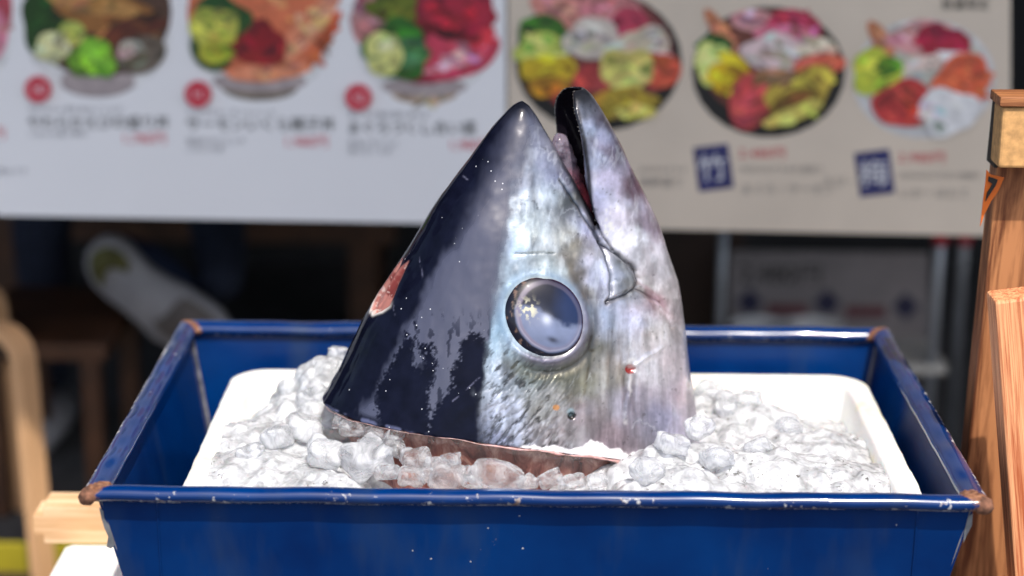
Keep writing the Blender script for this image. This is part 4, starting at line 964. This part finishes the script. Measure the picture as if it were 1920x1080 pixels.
Fc.append(tuple(range(NR))); Fc.append(tuple(range((len(lv)-1)*NR, len(lv)*NR))[::-1])
hd(mesh('flesh', V, Fc, M_flesh, None, True))
# lip of skin and fat along the cut
edge_pts = [np.array(p) for p in ring_pts(UP[0], .020, .992)]
ep = spline(np.array(edge_pts+edge_pts[:1]), 420); jn = fbm(np.c_[np.arange(420)*.11, np.zeros(420), np.zeros(420)], 4); jm = fbm(np.c_[np.arange(420)*.33, np.zeros(420)+5, np.zeros(420)], 3)
V, Fc = tube([tuple(p+np.array([0, -.0006*(b_-.5), -.0010+.0045*(a_-.5)])) for p, a_, b_ in zip(ep, jn, jm)], [max(.0003, .0002+.0034*(b_-.25)*smooth(-.16, .02, np.array([(p-HC) @ HU]))[0]) for p, b_ in zip(ep, jm)], 8)
hd(mesh('cut_edge', V, Fc, plain('pale_fat', lin(190, 150, 146), .35, .35, 150, sss=.2, ssss=.004), None, True))
def tongue():
    pts = spline([onmid(x, y) for x, y in ((1043, 250), (1047, 262), (1053, 288), (1064, 320), (1078, 352), (1092, 390), (1104, 430))], 40)
    V, Fc = tube([p - HV*.004 for p in pts], spline([[.003], [.0085], [.0105], [.011], [.012], [.012], [.011]], 40)[:, 0], 24)
    A_ = np.array([tuple(v) for v in V]); cen_ = np.repeat(pts, 24, axis=0) - HV*.004; k_ = .62+.78*fbm(A_*95, 3); V = cen_+(A_-cen_)*k_[:, None]
    m, t, b = bsdf('tongue'); f = noise(t, coords(t), 120, 4); sx_ = t.nodes.new('ShaderNodeSeparateXYZ'); tc = t.nodes.new('ShaderNodeTexCoord'); t.links.new(tc.outputs['Object'], sx_.inputs[0])
    zz = onmid(1060, 320)[2]; g = ramp(t, mth(t, 'ADD', mth(t, 'MULTIPLY', mth(t, 'SUBTRACT', sx_.outputs['Z'], float(zz)), 12.0), .5), [(.3, lin(176, 78, 92)), (.6, lin(118, 108, 122))])
    t.links.new(mix(t, ramp(t, f, [(.45, 0.0), (.65, 1.0)]), g, lin(72, 60, 74)), b.inputs['Base Color']); setp(b, rough=.18, coat=.6, sss=.1, ssss=.005); bump(t, b, f, .5, .003)
    hd(mesh('tongue', V, Fc, m, None, True))
tongue()
V = []; Fc = []
def tooth(p, d, L, r):
    b0 = len(V); d = Vector(d).normalized(); a = d.orthogonal().normalized(); c_ = d.cross(a)
    for k in range(6): V.append(Vector(p)+(a*math.cos(k*math.pi/3)+c_*math.sin(k*math.pi/3))*r)
    V.append(Vector(p)+d*L)
    for k in range(6): Fc.append((b0+k, b0+(k+1) % 6, b0+6))
M_tooth = plain('tooth', (.55, .52, .47), .25, .1, 50)
for side in (-1, 1):
    V = []; Fc = []
    for i in range(24, 58):
        if random.random() < (.35 if i > 44 else .7): continue
        row = JW[i]; Lp, Rp = onmid(row[0], row[1]), onmid(row[2], row[3]); d = (Rp-Lp)/np.linalg.norm(Rp-Lp)
        p = Lp + HV*side*(row[4]-row[5]*.8)*PXM + d*.0008
        tooth(p, -d + HV*side*-.3, .0014+.0010*random.random(), .0006)
    gum = [onmid(JW[i][0], JW[i][1]) + HV*side*(JW[i][4]-JW[i][5]*.8)*PXM + (onmid(JW[i][2], JW[i][3])-onmid(JW[i][0], JW[i][1]))*.012 for i in range(24, 58)]
    Vg, Fg = tube(gum, .0006, 6); off = len(V); V += [Vector(v) for v in Vg]; Fc += [tuple(k+off for k in f_) for f_ in Fg]
    hd(mesh('tooth_row', V, Fc, M_tooth, None, False, fm=[0 if len(f_) == 3 else 1 for f_ in Fc])).data.materials.append(plain('gum', (.015, .012, .016), .3))

# ------------------------------------------------------------------ ice
cell = .0016; gx = np.arange(FX0+.024, FX1-.024, cell); gy = np.arange(FY0+.024, FY1-.024, cell)
GX, GYY = np.meshgrid(gx, gy); sh = GX.shape
def G(px, py, Y, s, z=None):
    p = at(px, py, Y); return p[0], p[1], p[2]
Hh = np.full(sh, -.074)
def mound(px, py, Y, sx, sy, ang=0):
    global Hh
    x0, y0, z0 = at(px, py, Y); c, s = math.cos(R_(ang)), math.sin(R_(ang)); dx, dy = GX-x0, GYY-y0
    q = ((dx*c+dy*s)/sx)**2+((-dx*s+dy*c)/sy)**2; Hh = np.maximum(Hh, -.078+(z0+.078)*np.exp(-q*.5))
mound(622, 668, .33, .05, .05); mound(590, 740, .29, .07, .05); mound(500, 800, .22, .11, .06); mound(470, 855, .14, .12, .06); mound(640, 868, .12, .10, .045); mound(680, 845, .13, .05, .03)
mound(1325, 742, .36, .06, .05); mound(1400, 765, .33, .07, .05); mound(1500, 815, .25, .08, .06); mound(1300, 835, .18, .10, .05); mound(1430, 850, .16, .13, .06); mound(1270, 880, .11, .07, .035); mound(1560, 870, .16, .09, .05); mound(1245, 835, .165, .04, .03); mound(1185, 892, .10, .035, .02)
Hh = Hh + .0035*(fbm(np.c_[GX.ravel()*28, GYY.ravel()*28, np.zeros(GX.size)], 3).reshape(sh)-.5)*2
# leave a hollow in front of the cut where the flesh shows
hx0, hy0, _ = at(1090, 895, .10); hol = np.exp(-(((GX-hx0)/.055)**2+((GYY-hy0-.01)/.05)**2)); Hh -= .022*hol
for px_, py_, Y_, w_ in ((665, 800, .155, .035), (715, 825, .14, .04), (760, 850, .125, .04)):
    qx_, qy_, _ = at(px_, py_, Y_); Hh -= .020*np.exp(-(((GX-qx_)/w_)**2+((GYY-qy_)/.030)**2))
hx1, hy1, _ = at(800, 880, .11); Hh -= .020*np.exp(-(((GX-hx1)/.07)**2+((GYY-hy1-.02)/.05)**2))
# lumps of ice: stamped ellipsoids
Hs = Hh.copy()
for _ in range(900):
    i, j = rng.integers(0, sh[0]), rng.integers(0, sh[1]); r = rng.uniform(.008, .021); rx, ry = r*rng.uniform(.8, 1.4), r*rng.uniform(.7, 1.2)
    n_ = int(r*1.5/cell)+2; a0_, a1_, b0_, b1_ = max(i-n_, 0), min(i+n_, sh[0]), max(j-n_, 0), min(j+n_, sh[1])
    X = GX[a0_:a1_, b0_:b1_]-GX[i, j]; Y = GYY[a0_:a1_, b0_:b1_]-GYY[i, j]; g = rng.uniform(0, 3.14); c, s = math.cos(g), math.sin(g)
    q = 1-((X*c+Y*s)/rx)**2-((-X*s+Y*c)/ry)**2
    z = Hh[i, j]-r*rng.uniform(.66, .90)+r*np.sqrt(np.maximum(q, 0)); Hs[a0_:a1_, b0_:b1_] = np.where(q > 0, np.maximum(Hs[a0_:a1_, b0_:b1_], z), Hs[a0_:a1_, b0_:b1_])
for _ in range(1):
    Q = np.pad(Hs, 1, mode='edge'); Hs = (Q[:-2, 1:-1]+Q[2:, 1:-1]+Q[1:-1, :-2]+Q[1:-1, 2:]+4*Hs)/8
Hs += .0022*(fbm(np.c_[GX.ravel()*90, GYY.ravel()*75, np.zeros(GX.size)], 3).reshape(sh)-.5)*2
Hs += .0009*(fbm(np.c_[GX.ravel()*160, GYY.ravel()*160, np.zeros(GX.size)], 3).reshape(sh)-.5)*2
V = np.c_[GX.ravel(), GYY.ravel(), Hs.ravel()]; idx = np.arange(GX.size).reshape(sh)
Fq = np.c_[idx[:-1, :-1].ravel(), idx[:-1, 1:].ravel(), idx[1:, 1:].ravel(), idx[1:, :-1].ravel()]
bed = mesh('crushed_ice', V.tolist(), Fq.tolist(), M_ice_bed, None, True)
tag(bed, 'heap of white crushed ice filling the foam tray round the fish', 'ice', kind='stuff')
def bed_z(x, y):
    j = int(np.clip((x-gx[0])/cell, 0, len(gx)-1)); i = int(np.clip((y-gy[0])/cell, 0, len(gy)-1)); return float(Hs[i, j])
# single rounded cubes lying on the heap
protos = []
for k in range(5):
    bm = bmesh.new(); bmesh.ops.create_cube(bm, size=2); bmesh.ops.subdivide_edges(bm, edges=list(bm.edges), cuts=11, use_grid_fill=True)
    Pq = np.array([v.co[:] for v in bm.verts]); L = (np.abs(Pq)**4.6).sum(1)**(1/4.6); Pq = Pq/L[:, None]; Pq *= (1+.55*(fbm(Pq*1.25+k*7, 4)-.5))[:, None]; Pq[:, 2] *= .8
    for v, p in zip(bm.verts, Pq): v.co = Vector(p)
    me = bpy.data.meshes.new('ice_cube'); bmesh.ops.recalc_face_normals(bm, faces=bm.faces); bm.to_mesh(me); bm.free(); me.polygons.foreach_set('use_smooth', [True]*len(me.polygons)); protos.append(me)
mesh_by = {}
def cube(px, py, Y, r, mat, label, group):
    k = random.randrange(5); key = (k, mat.name)
    if key not in mesh_by:
        me = protos[k].copy(); me.transform(Matrix.Scale(.015, 4)); me.materials.append(mat); mesh_by[key] = me
    o = bpy.data.objects.new('ice_cube', mesh_by[key]); p = at(px, py, Y); o.location = p
    o.rotation_euler = (random.uniform(-.5, .5), random.uniform(-.5, .5), random.uniform(0, 6)); s = r/3733*2.0/.015; o.scale = (s*random.uniform(1.0, 1.25), s*random.uniform(.85, 1.1), s*random.uniform(.85, 1.0))
    link(o); return tag(o, label, 'ice cube', group)
cube(686, 858, .12, 38, M_ice_white, 'big bright rounded ice cube left of the pink-tinted cubes', None)
cube(840, 895, .085, 30, M_ice_clear, 'clear ice cube at the front rim under the black skin', None)
cube(933, 896, .085, 38, M_ice_clear, 'broad clear ice cube against the front rim under the white membrane', None)
cube(634, 662, .335, 18, M_ice_white, 'small ice cube topping the heap behind the fish back', None)
lb, gr = 'clear rounded ice cube tinted by the flesh, piled along the front of the cut', 'ice cubes along the cut'
for x, y, Y, r in ((738, 838, .13, 22), (782, 862, .11, 24), (770, 893, .09, 22), (822, 872, .10, 18), (872, 888, .09, 16), (702, 815, .145, 20), (660, 803, .16, 20), (742, 815, .14, 16), (690, 838, .135, 18), (640, 790, .175, 15), (845, 862, .10, 16), (728, 885, .095, 20), (800, 890, .088, 16), (886, 904, .075, 16), (1032, 897, .09, 20), (1072, 903, .085, 20), (988, 904, .08, 15), (1120, 902, .09, 18)):
    cube(x, y, Y, r, M_ice_clear, lb, gr)
lb2, gr2 = 'cloudy lump of ice sunk in the white heap beside the fish', 'ice lumps in the heap'
for x, y, Y, r in ((610, 700, .315, 26), (585, 745, .28, 26), (570, 800, .21, 34), (520, 820, .19, 26), (470, 850, .15, 22), (610, 850, .135, 28), (1262, 832, .16, 26), (1215, 882, .105, 26), (1310, 800, .22, 24), (1360, 760, .33, 26), (1400, 750, .35, 24), (1330, 735, .37, 24), (1480, 800, .27, 22), (1420, 840, .18, 24), (1345, 860, .14, 26)):
    cube(x, y, Y, r, M_ice_white, lb2, gr2)
